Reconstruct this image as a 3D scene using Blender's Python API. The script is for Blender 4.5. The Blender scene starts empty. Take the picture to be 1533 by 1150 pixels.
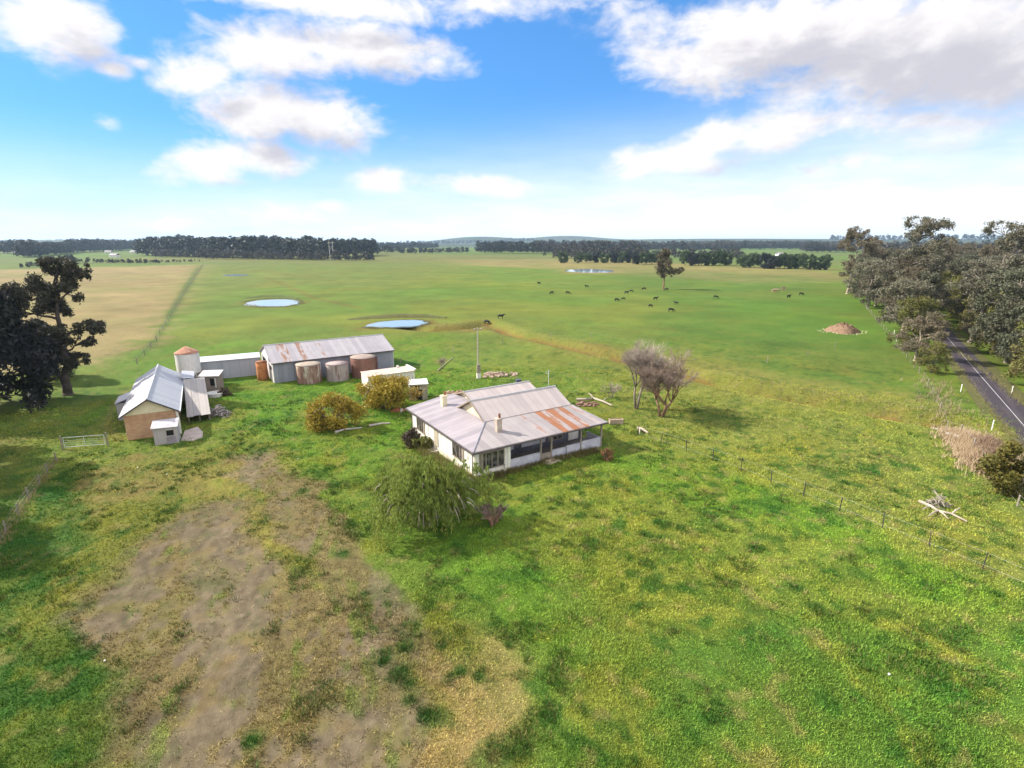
import bpy, bmesh, math, random
import numpy as np
from mathutils import Vector, Matrix
R = math.radians
C = bpy.context.scene.collection
SC = bpy.context.scene

# ------------------------------------------------------------------ camera, sun, sky, exposure
F = 800.; CAMH = 22.; HY = 363.
PITCH = math.atan((575 - HY) / F)
cam = bpy.data.objects.new('camera', bpy.data.cameras.new('camera')); C.objects.link(cam)
cam.location = (0, 0, CAMH); cam.rotation_euler = (math.pi / 2 - PITCH, 0, 0)
cam.data.sensor_width = 36; cam.data.lens = 36 * F / 1533
cam.data.clip_start = .5; cam.data.clip_end = 30000
SC.camera = cam
SC.view_settings.view_transform = 'Standard'; SC.view_settings.look = 'None'
SC.view_settings.exposure = 1.38; SC.view_settings.gamma = 1
SUN_EL = 36.; SUN_V = Vector((-.97, .24, 0)).normalized()
sd = Vector((SUN_V.x * math.cos(R(SUN_EL)), SUN_V.y * math.cos(R(SUN_EL)), math.sin(R(SUN_EL))))
sun = bpy.data.objects.new('sun', bpy.data.lights.new('sun', 'SUN')); C.objects.link(sun)
sun.data.energy = 3.5; sun.data.angle = R(.6); sun.data.color = (1, .93, .82)
sun.rotation_euler = (-sd).to_track_quat('-Z', 'Y').to_euler()
sun.location = (-60, 20, 80)
SC.cycles.max_bounces = 6; SC.cycles.transparent_max_bounces = 4
SC.cycles.volume_bounces = 1

def at(px, py, z=0.):
    a = (px - 766.5) / F; b = (575 - py) / F
    d = (a, math.cos(PITCH) + b * math.sin(PITCH), -math.sin(PITCH) + b * math.cos(PITCH))
    t = (z - CAMH) / d[2]
    return Vector((d[0] * t, d[1] * t, z))
def azel(px, py):
    a = (px - 766.5) / F; b = (575 - py) / F
    d = Vector((a, math.cos(PITCH) + b * math.sin(PITCH), -math.sin(PITCH) + b * math.cos(PITCH))).normalized()
    return math.atan2(d.x, d.y), math.asin(d.z)

class NT:
    """little helper to write node trees"""
    def __init__(s, nt): s.nt = nt; s.N = nt.nodes; s.L = nt.links
    def n(s, typ, **kw):
        o = s.N.new(typ)
        for k, v in kw.items(): setattr(o, k, v)
        return o
    def put(s, sock, v):
        if isinstance(v, bpy.types.NodeSocket): s.L.new(v, sock)
        elif v is not None: sock.default_value = v
    def m(s, op, a, b=None, c=None, clamp=False):
        o = s.n('ShaderNodeMath', operation=op, use_clamp=clamp)
        s.put(o.inputs[0], a)
        if b is not None: s.put(o.inputs[1], b)
        if c is not None: s.put(o.inputs[2], c)
        return o.outputs[0]
    def mix(s, f, a, b, blend='MIX'):
        o = s.n('ShaderNodeMix', data_type='RGBA', blend_type=blend)
        s.put(o.inputs[0], f)
        for i, v in ((6, a), (7, b)):
            if isinstance(v, tuple) and len(v) == 3: v = v + (1,)
            s.put(o.inputs[i], v)
        return o.outputs[2]
    def ramp(s, v, lo, hi, a=0., b=1.):
        o = s.n('ShaderNodeMapRange', interpolation_type='SMOOTHSTEP')
        s.put(o.inputs[0], v)
        for i, q in zip((1, 2, 3, 4), (lo, hi, a, b)): s.put(o.inputs[i], q)
        return o.outputs[0]
    def noise(s, vec, scale, detail=4, rough=.55, dist=0.):
        o = s.n('ShaderNodeTexNoise')
        if vec is not None: s.L.new(vec, o.inputs['Vector'])
        o.inputs['Scale'].default_value = scale; o.inputs['Detail'].default_value = detail
        o.inputs['Roughness'].default_value = rough; o.inputs['Distortion'].default_value = dist
        return o.outputs['Fac']
    def xyz(s, x, y, z=0.):
        o = s.n('ShaderNodeCombineXYZ')
        for i, v in enumerate((x, y, z)): s.put(o.inputs[i], v)
        return o.outputs[0]
    def sep(s, v):
        o = s.n('ShaderNodeSeparateXYZ'); s.L.new(v, o.inputs[0]); return o.outputs

# cloud table: pixel centre, radii (px), tilt (deg), weight ; used as azimuth / elevation of the real clouds
CLOUDS = [(70, 30, 95, 62, 15, 1.), (110, 55, 55, 38, 0, .8), (165, 103, 26, 12, 0, .55), (210, 92, 24, 8, 0, .35),
          (300, 112, 60, 32, 20, .9), (430, 72, 130, 42, 8, 1.), (560, 75, 115, 36, -5, 1.), (345, 140, 46, 22, 15, .6), (500, 5, 190, 24, 0, .7), (700, 5, 160, 20, 0, .5),
          (390, 165, 95, 42, 6, 1.), (480, 180, 85, 44, -8, 1.), (320, 240, 78, 26, 12, 1.), (395, 235, 70, 26, 0, .8), (320, 268, 34, 9, 0, .5),
          (575, 268, 48, 16, 3, .8), (725, 279, 74, 15, -3, .85), (160, 185, 14, 8, 0, .25),
          (955, 243, 44, 22, 8, .85), (1060, 215, 110, 28, 18, .9), (1180, 195, 130, 26, 12, .95), (1080, 243, 60, 14, 4, .6),
          (1020, 85, 90, 34, -5, .8), (1160, 60, 200, 72, 0, 1.1), (1380, 70, 280, 110, 0, 1.2), (1480, 100, 220, 90, 0, 1.), (930, 30, 90, 40, -25, .5),
          (1218, 256, 32, 11, 0, .45), (1278, 240, 18, 9, 0, .4), (1245, 243, 12, 6, 0, .3), (1312, 240, 14, 6, 0, .3), (1372, 249, 16, 6, 0, .3), (420, 322, 80, 14, 0, .35), (490, 310, 26, 8, 0, .4), (250, 335, 70, 9, 0, .3),
          (1490, 330, 80, 16, 8, .4)]
def sky():
    w = bpy.data.worlds.new('World'); SC.world = w; w.use_nodes = True
    w.node_tree.nodes.clear()
    g = bpy.data.node_groups.new('cloud_density', 'ShaderNodeTree')
    g.interface.new_socket('az', in_out='INPUT', socket_type='NodeSocketFloat')
    g.interface.new_socket('el', in_out='INPUT', socket_type='NodeSocketFloat')
    g.interface.new_socket('d', in_out='OUTPUT', socket_type='NodeSocketFloat')
    T = NT(g); gi = T.n('NodeGroupInput'); go = T.n('NodeGroupOutput')
    az, el = gi.outputs[0], gi.outputs[1]
    vec = T.xyz(az, T.m('MULTIPLY', el, 1.7), 0.)
    n1 = T.noise(vec, 11, 7, .56, .4); n2 = T.noise(vec, 34, 5, .6, .2)
    n = T.m('ADD', T.m('MULTIPLY', T.m('SUBTRACT', n1, .5), 2.1), T.m('MULTIPLY', T.m('SUBTRACT', n2, .5), .7))
    acc = None
    for (px, py, rx, ry, rot, wt) in CLOUDS:
        a0, e0 = azel(px, py); a1, _ = azel(px + rx, py); _, e1 = azel(px, py - ry)
        ra, re = abs(a1 - a0) * 1.12, abs(e1 - e0) * 1.18
        c, s = math.cos(R(rot)), math.sin(R(rot))
        dx = T.m('SUBTRACT', az, a0); dy = T.m('SUBTRACT', el, e0)
        X = T.m('MULTIPLY_ADD', dy, s / ra, T.m('MULTIPLY', dx, c / ra))
        Y = T.m('MULTIPLY_ADD', dy, c / re, T.m('MULTIPLY', dx, -s / re))
        q = T.m('MULTIPLY_ADD', X, X, T.m('MULTIPLY', Y, Y))
        f = T.m('MULTIPLY', T.m('SUBTRACT', 1.2, T.m('POWER', q, .6)), wt)
        acc = f if acc is None else T.m('SMOOTH_MAX', acc, f, .12)
    d = T.m('ADD', acc, n)
    T.L.new(d, go.inputs[0])
    T = NT(w.node_tree)
    tc = T.n('ShaderNodeTexCoord'); x, y, z = T.sep(tc.outputs['Generated'])
    az = T.m('ARCTAN2', x, y); el = T.m('ARCSINE', z)
    def dens(da, de):
        o = T.n('ShaderNodeGroup'); o.node_tree = g
        T.put(o.inputs[0], T.m('ADD', az, da)); T.put(o.inputs[1], T.m('ADD', el, de)); return o.outputs[0]
    d0 = dens(0., 0.); d1 = dens(-.035, .04)
    sk = T.n('ShaderNodeTexSky', sky_type='NISHITA', sun_disc=False)
    sk.sun_elevation = R(SUN_EL); sk.sun_rotation = math.atan2(sd.x, sd.y)
    sk.altitude = 300; sk.air_density = 1.0; sk.dust_density = .35; sk.ozone_density = 2.2
    gm = T.n('ShaderNodeGamma'); T.L.new(sk.outputs[0], gm.inputs[0]); gm.inputs[1].default_value = .62
    base = T.mix(1., gm.outputs[0], (.265, .635, 1.09), 'MULTIPLY')
    cover = T.ramp(d0, -.12, .85)
    up = T.ramp(el, -.02, .02)
    cover = T.m('MULTIPLY', cover, up)
    shade = T.ramp(d1, .1, 1.35)
    ccol = T.mix(shade, (3.25, 3.15, 3.15), (1.95, 1.93, 2.15))
    # thin bright veil of high cloud low over the horizon, thicker on the right
    wisps = T.noise(T.xyz(az, T.m('MULTIPLY', el, 5.), 0.), 6, 5, .6)
    veil = T.m('MULTIPLY', T.m('POWER', T.ramp(el, T.ramp(az, -.7, .7, .20, .30), .0), 1.3), T.ramp(az, -.9, .6, .80, 1.25))
    veil = T.m('MULTIPLY', veil, T.ramp(wisps, .2, .75, .75, 1.08), clamp=True)
    b1 = T.mix(veil, base, (3.2, 3.42, 3.6))
    col = T.mix(cover, b1, ccol)
    # bright broken cloud added overhead and behind, out of view, as soft fill light
    fill_cloud = T.m('MAXIMUM', T.ramp(el, .55, .8), T.m('MULTIPLY', T.ramp(T.m('ABSOLUTE', az), .95, 1.3), up))
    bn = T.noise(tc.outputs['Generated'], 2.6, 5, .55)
    col = T.mix(T.m('MULTIPLY', fill_cloud, T.ramp(bn, .36, .55)), col, (5.6, 5.4, 5.3))
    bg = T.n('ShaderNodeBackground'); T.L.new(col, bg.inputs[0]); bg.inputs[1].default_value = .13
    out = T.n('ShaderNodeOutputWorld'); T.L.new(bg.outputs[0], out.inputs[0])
sky()

# ------------------------------------------------------------------ colours and materials
K = 2.6   # what a sunlit unit albedo comes out as with this sun, sky and exposure
def lin(c):
    c = c / 255.; return c / 12.92 if c <= .04045 else ((c + .055) / 1.055) ** 2.4
def alb(r, g, b, k=K): return (min(lin(r) / k, .85), min(lin(g) / k, .85), min(lin(b) / k, .85))
MATS = {}
def principled(name, rough=.8, spec=.3):
    m = bpy.data.materials.new(name); m.use_nodes = True
    T = NT(m.node_tree); b = m.node_tree.nodes['Principled BSDF']
    b.inputs['Roughness'].default_value = rough; b.inputs['Specular IOR Level'].default_value = spec
    return m, T, b
def objco(T): return T.n('ShaderNodeTexCoord').outputs['Object']
def worn(name, c1, c2, scale=1.2, rough=.85, bump=.0, stretch=(1, 1, 1), streak=None, spec=.25):
    """a weathered surface: two tones of noise, an optional stain colour running in streaks"""
    m, T, b = principled(name, rough, spec)
    mp = T.n('ShaderNodeMapping'); T.L.new(objco(T), mp.inputs[0]); mp.inputs['Scale'].default_value = stretch
    n = T.noise(mp.outputs[0], scale, 6, .62); n2 = T.noise(mp.outputs[0], scale * 6, 4, .6)
    f = T.ramp(T.m('MULTIPLY_ADD', n2, .35, T.m('MULTIPLY', n, .65)), .36, .64)
    col = T.mix(f, c1, c2)
    if streak:
        sc, thr, scol = streak
        s = T.noise(mp.outputs[0], sc, 5, .6)
        col = T.mix(T.ramp(s, thr, thr + .12), col, scol)
    T.L.new(col, b.inputs['Base Color'])
    if bump:
        bp = T.n('ShaderNodeBump'); bp.inputs['Strength'].default_value = bump; bp.inputs['Distance'].default_value = .05
        T.L.new(n2, bp.inputs['Height']); T.L.new(bp.outputs[0], b.inputs['Normal'])
    return m
def tin(name, base, dark, rust, amount=.0, axis=0, sheet=.78, rough=.55, metal=.0, rustband=None):
    """corrugated iron: ribs, sheet to sheet tone, rust that runs down the sheets; axis = local axis across the sheets"""
    m, T, b = principled(name, rough + .12, .12)
    b.inputs['Metallic'].default_value = metal
    o = T.sep(objco(T)); a = o[axis]; d = o[1 - axis] if axis < 2 else o[0]
    idx = T.m('FLOOR', T.m('DIVIDE', a, sheet))
    wn = T.n('ShaderNodeTexWhiteNoise', noise_dimensions='1D'); T.put(wn.inputs['W'], idx)
    per = wn.outputs['Value']
    lv = T.xyz(T.m('MULTIPLY', a, 1.), T.m('MULTIPLY', d, .22), T.m('MULTIPLY', o[2], .22))
    n = T.noise(lv, 2.2, 6, .65); n2 = T.noise(objco(T), .55, 4, .6)
    tone = T.m('MULTIPLY_ADD', per, .45, T.m('MULTIPLY', n2, .75))
    col = T.mix(T.ramp(tone, .3, .85), dark, base)
    edge = T.m('ABSOLUTE', T.m('SUBTRACT', T.m('FRACT', T.m('DIVIDE', a, sheet)), .5))
    col = T.mix(T.m('MULTIPLY', T.ramp(edge, .44, .5), .35), col, tuple(v * .45 for v in dark))
    rn = T.m('ADD', T.m('MULTIPLY', n, .7), T.m('MULTIPLY', per, .36))
    if rustband:   # rust gathered on one stretch of the roof
        lo, hi, soft = rustband
        band = T.m('MULTIPLY', T.ramp(a, lo - soft, lo + soft), T.ramp(a, hi + soft, hi - soft))
        rn = T.m('ADD', rn, T.m('MULTIPLY', T.m('SUBTRACT', band, 1.), .30))
    th = .80 - amount * .4
    rmask = T.ramp(rn, th, th + .16)
    col = T.mix(rmask, col, T.mix(n2, rust, tuple(v * 1.5 for v in rust)))
    T.L.new(col, b.inputs['Base Color'])
    wv = T.m('SINE', T.m('MULTIPLY', a, 2 * math.pi / .13))
    bp = T.n('ShaderNodeBump'); bp.inputs['Strength'].default_value = .35; bp.inputs['Distance'].default_value = .02
    T.L.new(wv, bp.inputs['Height']); T.L.new(bp.outputs[0], b.inputs['Normal'])
    T.L.new(T.ramp(rmask, 0, 1, rough, .9), b.inputs['Roughness'])
    return m
def leafmat(name, c1, c2, c3=None, var=.5, trans=.2):
    m, T, b = principled(name, .65, .2)
    geo = T.n('ShaderNodeNewGeometry'); oi = T.n('ShaderNodeObjectInfo')
    n = T.noise(objco(T), .35, 3, .6)
    f = T.m('ADD', T.m('MULTIPLY', geo.outputs['Random Per Island'], .6), T.m('MULTIPLY', T.m('SUBTRACT', n, .3), 1.0), clamp=True)
    col = T.mix(f, c1, c2)
    if c3: col = T.mix(T.ramp(T.noise(objco(T), .22, 2, .5, .5), .48, .66), col, c3)
    br = T.m('MULTIPLY_ADD', oi.outputs['Random'], var, 1 - var / 2)
    col = T.mix(1., col, T.xyz(br, br, br), 'MULTIPLY')
    T.L.new(col, b.inputs['Base Color'])
    tr = T.n('ShaderNodeBsdfTranslucent'); T.L.new(col, tr.inputs[0])
    mx = T.n('ShaderNodeMixShader'); mx.inputs[0].default_value = trans
    T.L.new(b.outputs[0], mx.inputs[1]); T.L.new(tr.outputs[0], mx.inputs[2])
    T.L.new(mx.outputs[0], T.N['Material Output'].inputs[0])
    return m
def plain(name, c, rough=.6, spec=.3): return worn(name, tuple(v * .85 for v in c), tuple(min(1, v * 1.1) for v in c), 2., rough, spec=spec)

# ------------------------------------------------------------------ mesh helpers
rng = np.random.default_rng(7)
class MB:
    def __init__(s): s.v = []; s.f = []; s.n = 0
    def add(s, v, f):
        s.v.extend([tuple(p) for p in v]); s.f.extend([tuple(i + s.n for i in q) for q in f]); s.n += len(v); return s
    def box(s, x0, x1, y0, y1, z0, z1):
        v = [(x, y, z) for z in (z0, z1) for y in (y0, y1) for x in (x0, x1)]
        return s.add(v, [(0, 2, 3, 1), (4, 5, 7, 6), (0, 1, 5, 4), (2, 6, 7, 3), (0, 4, 6, 2), (1, 3, 7, 5)])
    def slab(s, pts, t):
        """plate with its top on pts, thickness t downwards"""
        n = len(pts); lo = [(p[0], p[1], p[2] - t) for p in pts]
        f = [tuple(range(n)), tuple(reversed(range(n, 2 * n)))] + [(i, i + n, (i + 1) % n + n, (i + 1) % n) for i in range(n)]
        return s.add(list(pts) + lo, f)
    def prism(s, poly, z0, z1):
        n = len(poly); v = [(p[0], p[1], z0) for p in poly] + [(p[0], p[1], z1) for p in poly]
        f = [tuple(reversed(range(n))), tuple(range(n, 2 * n))] + [(i, (i + 1) % n, (i + 1) % n + n, i + n) for i in range(n)]
        return s.add(v, f)
    def wall(s, pts, off):
        """upright plate: polygon pts extruded by vector off"""
        n = len(pts); q = [(p[0] + off[0], p[1] + off[1], p[2] + off[2]) for p in pts]
        f = [tuple(range(n)), tuple(reversed(range(n, 2 * n)))] + [(i, i + n, (i + 1) % n + n, (i + 1) % n) for i in range(n)]
        return s.add(list(pts) + q, f)
    def tube(s, path, rad, k=6, cap=True):
        path = [Vector(p) for p in path]; V = []; Fc = []
        for i, p in enumerate(path):
            d = (path[min(i + 1, len(path) - 1)] - path[max(i - 1, 0)]).normalized()
            a = d.orthogonal().normalized() if abs(d.z) < .95 else Vector((1, 0, 0)); a = (a - d * a.dot(d)).normalized(); b = d.cross(a)
            if i and (a.dot(pa) < 0): a, b = -a, -b
            if i:
                a = (pa - d * pa.dot(d)).normalized(); b = d.cross(a)
            pa = a
            for j in range(k):
                t = 2 * math.pi * j / k; V.append(p + (a * math.cos(t) + b * math.sin(t)) * rad[i])
        for i in range(len(path) - 1):
            for j in range(k): Fc.append((i * k + j, i * k + (j + 1) % k, (i + 1) * k + (j + 1) % k, (i + 1) * k + j))
        if cap: Fc += [tuple(reversed(range(k))), tuple(range((len(path) - 1) * k, len(path) * k))]
        return s.add(V, Fc)
    def lathe(s, prof, k=24, c=(0, 0), cap=True):
        V = [(c[0] + r * math.cos(2 * math.pi * j / k), c[1] + r * math.sin(2 * math.pi * j / k), z) for r, z in prof for j in range(k)]
        Fc = [(i * k + j, i * k + (j + 1) % k, (i + 1) * k + (j + 1) % k, (i + 1) * k + j) for i in range(len(prof) - 1) for j in range(k)]
        if cap: Fc += [tuple(reversed(range(k))), tuple(range((len(prof) - 1) * k, len(prof) * k))]
        return s.add(V, Fc)
    def mesh(s, name, m, smooth=False):
        me = bpy.data.meshes.new(name); me.from_pydata(s.v, [], s.f); me.materials.append(m)
        if smooth:
            me.polygons.foreach_set('use_smooth', [True] * len(me.polygons))
        me.update(); return me
    def build(s, name, m, parent=None, smooth=False, loc=None):
        return link(name, s.mesh(name, m, smooth), parent, loc)
def link(name, me, parent=None, loc=None):
    o = bpy.data.objects.new(name, me); C.objects.link(o)
    if parent is not None: o.parent = parent
    if loc is not None: o.location = loc
    return o
def bulk(name, co, k, m, smooth=False):
    """mesh of many separate k-gons from an (n*k,3) array"""
    me = bpy.data.meshes.new(name); nv = len(co); nf = nv // k
    me.vertices.add(nv); me.vertices.foreach_set('co', np.ascontiguousarray(co, np.float32).ravel())
    me.loops.add(nv); me.loops.foreach_set('vertex_index', np.arange(nv, dtype=np.int32))
    me.polygons.add(nf); me.polygons.foreach_set('loop_start', np.arange(0, nv, k, dtype=np.int32))
    me.polygons.foreach_set('loop_total', np.full(nf, k, np.int32))
    me.materials.append(m); me.update(calc_edges=True); return me
def tag(o, label=None, cat=None, group=None, kind=None):
    if label: o['label'] = label
    if cat: o['category'] = cat
    if group: o['group'] = group
    if kind: o['kind'] = kind
    return o
def thing(name, loc, rz=0., label=None, cat=None, group=None):
    o = bpy.data.objects.new(name, None); C.objects.link(o); o.empty_display_size = .3
    o.location = loc; o.rotation_euler = (0, 0, rz); return tag(o, label, cat, group)
def dup(root, loc, rz=0., sc=1., label=None, group=None):
    r = root.copy(); C.objects.link(r); r.location = loc; r.rotation_euler = (0, 0, rz)
    r.scale = (sc, sc, sc) if not isinstance(sc, tuple) else sc
    if label: r['label'] = label
    if group: r['group'] = group
    for ch in list(root.children):
        c = ch.copy(); C.objects.link(c); c.parent = r
        for g in ch.children:
            d = g.copy(); C.objects.link(d); d.parent = c
    return r

# ------------------------------------------------------------------ noise, terrain and ground colour
def vnoise(x, y, seed=0):
    xi = np.floor(x).astype(np.int64); yi = np.floor(y).astype(np.int64); fx = x - xi; fy = y - yi
    fx = fx * fx * (3 - 2 * fx); fy = fy * fy * (3 - 2 * fy)
    def h(a, b):
        n = (a * 374761393 + b * 668265263 + seed * 974634777) & 0xffffffff
        n = ((n ^ (n >> 13)) * 1274126177) & 0xffffffff
        return ((n ^ (n >> 16)) & 0xffff) / 65535.
    return (h(xi, yi) * (1 - fx) + h(xi + 1, yi) * fx) * (1 - fy) + (h(xi, yi + 1) * (1 - fx) + h(xi + 1, yi + 1) * fx) * fy
def fbm(x, y, s, o=4, seed=0, g=.55):
    """centred on 0, about -.5 to .5"""
    r = np.zeros_like(x); a = 1.; t = 0.; c, sn = math.cos(.6), math.sin(.6)
    for i in range(o):
        r += a * vnoise(x / s + 17.3 * i, y / s - 9.1 * i, seed + i); t += a; a *= g; s *= .47; x, y = x * c - y * sn, x * sn + y * c
    return r / t - .5
def sstep(v, a, b):
    t = np.clip((v - a) / (b - a), 0, 1); return t * t * (3 - 2 * t)
def seg_dist(px, py, pts):
    d = np.full(px.shape, 1e9)
    for (x0, y0), (x1, y1) in zip(pts[:-1], pts[1:]):
        ex, ey = x1 - x0, y1 - y0; t = np.clip(((px - x0) * ex + (py - y0) * ey) / (ex * ex + ey * ey), 0, 1)
        d = np.minimum(d, np.hypot(px - x0 - t * ex, py - y0 - t * ey))
    return d
def inside(px, py, poly):
    r = np.zeros(px.shape, bool); n = len(poly)
    for i in range(n):
        (x0, y0), (x1, y1) = poly[i], poly[(i + 1) % n]
        if y0 == y1: continue
        r ^= ((y0 > py) != (y1 > py)) & (px < (x1 - x0) * (py - y0) / (y1 - y0) + x0)
    return r
def W(pts): return [tuple(at(*p)[:2]) for p in pts]
CREEK = W([(600, 490), (648, 494), (700, 490), (728, 482), (760, 497), (860, 520), (905, 530), (960, 543), (1100, 578), (1250, 606), (1330, 620), (1412, 634)])
HILLS = [(-2900, 3300, 900, 34), (-1400, 3600, 900, 18), (-330, 5200, 480, 54), (560, 5900, 500, 44), (60, 6500, 1500, 36), (2300, 4200, 1500, 26), (3600, 3600, 1100, 30), (1500, 5200, 1700, 40)]
def gz(x, y):
    x = np.asarray(x, float); y = np.asarray(y, float)
    r = np.hypot(x, y)
    near = sstep(r, 12, 30) * (1 - sstep(r, 150, 400))
    z = near * .10 * fbm(x, y, 7., 3, 5)
    d = seg_dist(x, y, CREEK)
    z = z - 1.35 * np.exp(-(d / 2.1) ** 2) + .2 * np.exp(-((d - 5.) / 2.2) ** 2)
    for hx, hy, hr, hh in HILLS: z = z + hh * np.exp(-(((x - hx) / hr) ** 2 + ((y - hy) / (hr * .7)) ** 2))
    return z + sstep(r, 1200, 3200) * 6 * fbm(x, y, 700., 3, 9)
def gp(px, py):
    p = at(px, py); p.z = float(gz(p.x, p.y)); return p

def G(r, g, b): return np.array(alb(r, g, b))
COL = dict(mid=G(132, 158, 66), lush=G(116, 164, 46), yel=G(164, 164, 68), dark=G(62, 112, 40), tan=G(192, 170, 118), gravel=G(156, 139, 113), tanol=G(150, 134, 82), dust=G(172, 148, 92),
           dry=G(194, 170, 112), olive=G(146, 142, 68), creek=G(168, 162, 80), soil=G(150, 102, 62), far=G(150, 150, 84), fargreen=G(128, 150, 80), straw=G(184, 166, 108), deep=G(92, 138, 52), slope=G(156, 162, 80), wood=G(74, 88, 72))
# regions given by their outline on the ground (pixel outlines turned into ground positions once)
REG = [  # colour, outline, softness in metres at 50 m, strength
    ('tan', [(-300, 412), (0, 404), (303, 396), (262, 462), (225, 515), (150, 548), (60, 560), (-300, 590)], 2.2, .95),
    ('straw', [(640, 388), (860, 388), (1100, 398), (1250, 402), (1290, 420), (1120, 424), (960, 413), (820, 402), (700, 398)], 3.5, .85),
    ('far', [(310, 396), (640, 388), (700, 402), (560, 432), (420, 424), (318, 440), (270, 470)], 4, .5),
    ('lush', [(110, 640), (180, 560), (250, 505), (420, 520), (640, 500), (720, 590), (600, 650), (560, 720), (430, 690), (360, 640), (330, 590), (300, 620)], 3, .8),
    ('deep', [(900, 400), (1250, 415), (1320, 480), (1390, 590), (1320, 600), (1150, 568), (1000, 530), (1000, 470)], 7, .55),
    ('slope', [(910, 545), (1000, 555), (1200, 600), (1390, 650), (1480, 720), (1600, 800), (1600, 950), (1520, 880), (1260, 765), (1100, 690), (950, 650)], 4, .85),
    ('creek', [(880, 516), (960, 526), (1100, 545), (1280, 578), (1380, 596), (1400, 625), (1300, 606), (1160, 586), (1000, 556), (900, 536)], 3, .85),
    ('lush', [(560, 720), (760, 700), (930, 670), (1130, 712), (1330, 800), (1500, 900), (1380, 900), (1180, 790), (1000, 745), (800, 760), (830, 900), (880, 1000), (760, 930), (660, 860), (590, 830)], 1.8, .55),
    ('yel', [(770, 690), (900, 690), (1000, 770), (1150, 850), (1150, 960), (950, 960), (860, 880), (780, 800)], 4, .55),
    ('deep', [(1000, 940), (1300, 920), (1540, 960), (1700, 1300), (800, 1300), (850, 1080)], 3.5, .75),
    ('dark', [(-300, 700), (60, 700), (150, 720), (170, 800), (90, 900), (150, 980), (200, 1060), (190, 1300), (-300, 1300)], 1.6, .92),  # shade tone painted into the ground, deepening the cypress shadow here
    ('olive', [(-200, 640), (60, 660), (50, 700), (0, 760), (-200, 800)], 1.5, .6),
    ('olive', [(130, 700), (330, 665), (420, 670), (520, 800), (640, 960), (760, 1080), (770, 1300), (190, 1300), (190, 1060), (140, 980), (90, 900), (150, 790)], 1.5, .9),
    ('dust', [(150, 700), (330, 670), (390, 680), (470, 760), (520, 850), (640, 960), (720, 1040), (720, 1300), (560, 1300), (600, 1080), (430, 880), (340, 770), (260, 720), (170, 770)], 1.1, .75),
    ('gravel', [(262, 762), (352, 757), (410, 830), (500, 870), (580, 960), (640, 1060), (700, 1400), (210, 1400), (190, 1120), (140, 1000), (85, 925), (190, 850)], 1.6, .97),
    ('gravel', [(350, 672), (400, 680), (470, 735), (570, 840), (660, 960), (690, 1030), (610, 1000), (510, 885), (420, 790), (352, 715)], 1.0, .85),
    ('yel', [(262, 690), (330, 690), (390, 770), (480, 850), (520, 880), (470, 870), (390, 800), (330, 745), (280, 745)], .8, .6),
    ('dry', [(640, 930), (720, 940), (790, 980), (790, 1110), (740, 1200), (640, 1200), (650, 1050)], 2.2, .85),
    ('straw', [(1430, 655), (1490, 640), (1520, 690), (1500, 725), (1450, 700)], .8, .7),
    ('yel', [(480, 665), (510, 660), (520, 700), (495, 712), (470, 690)], .7, .8),
    ('soil', [(1300, 598), (1410, 620), (1412, 638), (1360, 632)], 1.5, .4),
    ('soil', [(640, 490), (720, 484), (728, 492), (700, 500), (650, 500)], 2, .75),
    ('soil', [(858, 514), (905, 522), (955, 538), (900, 534)], 1.2, .7),
]
REG += [('soil', [(362, 455), (380, 447.5), (420, 446), (452, 449), (457, 455), (432, 461), (390, 462), (366, 459)], .8, .6), ('soil', [(540, 490), (562, 481.5), (600, 478), (640, 478.5), (648, 486), (628, 491), (595, 493.5), (560, 494)], .7, .65), ('straw', [(835, 405), (868, 401), (905, 401.6), (926, 405.5), (916, 410), (880, 410), (845, 409)], 1.5, .8)]
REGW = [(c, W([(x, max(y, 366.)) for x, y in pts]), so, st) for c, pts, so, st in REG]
WEEDS = [(*at(px, py)[:2], q) for px, py, q in ((622, 938, .30), (608, 968, .45), (577, 975, .38), (573, 990, .35), (596, 1010, .62), (612, 1024, .4), (617, 1048, .35), (640, 1070, .55), (660, 968, .3), (718, 1012, .4), (690, 1005, .35), (545, 890, .35), (580, 905, .3), (378, 1110, .4), (512, 830, .5), (455, 735, .5), (870, 772, .55), (800, 770, .4), (965, 800, .6), (1020, 790, .5), (1130, 820, .7), (890, 810, .5), (1190, 880, .7), (1100, 760, .6))]
TRACKS = [(W([(303, 397), (285, 425), (262, 462), (236, 505), (205, 540)]), .7, 'dark', .45), (W([(296, 400), (276, 432), (252, 472)]), .5, 'dark', .5),
          (W([(395, 415), (430, 428), (470, 446), (540, 462)]), .8, 'olive', .9), (W([(395, 405), (430, 412), (500, 420)]), 1.2, 'olive', .7),
          (W([(180, 660), (160, 640), (168, 610), (190, 585)]), .5, 'tan', .5)]
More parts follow.
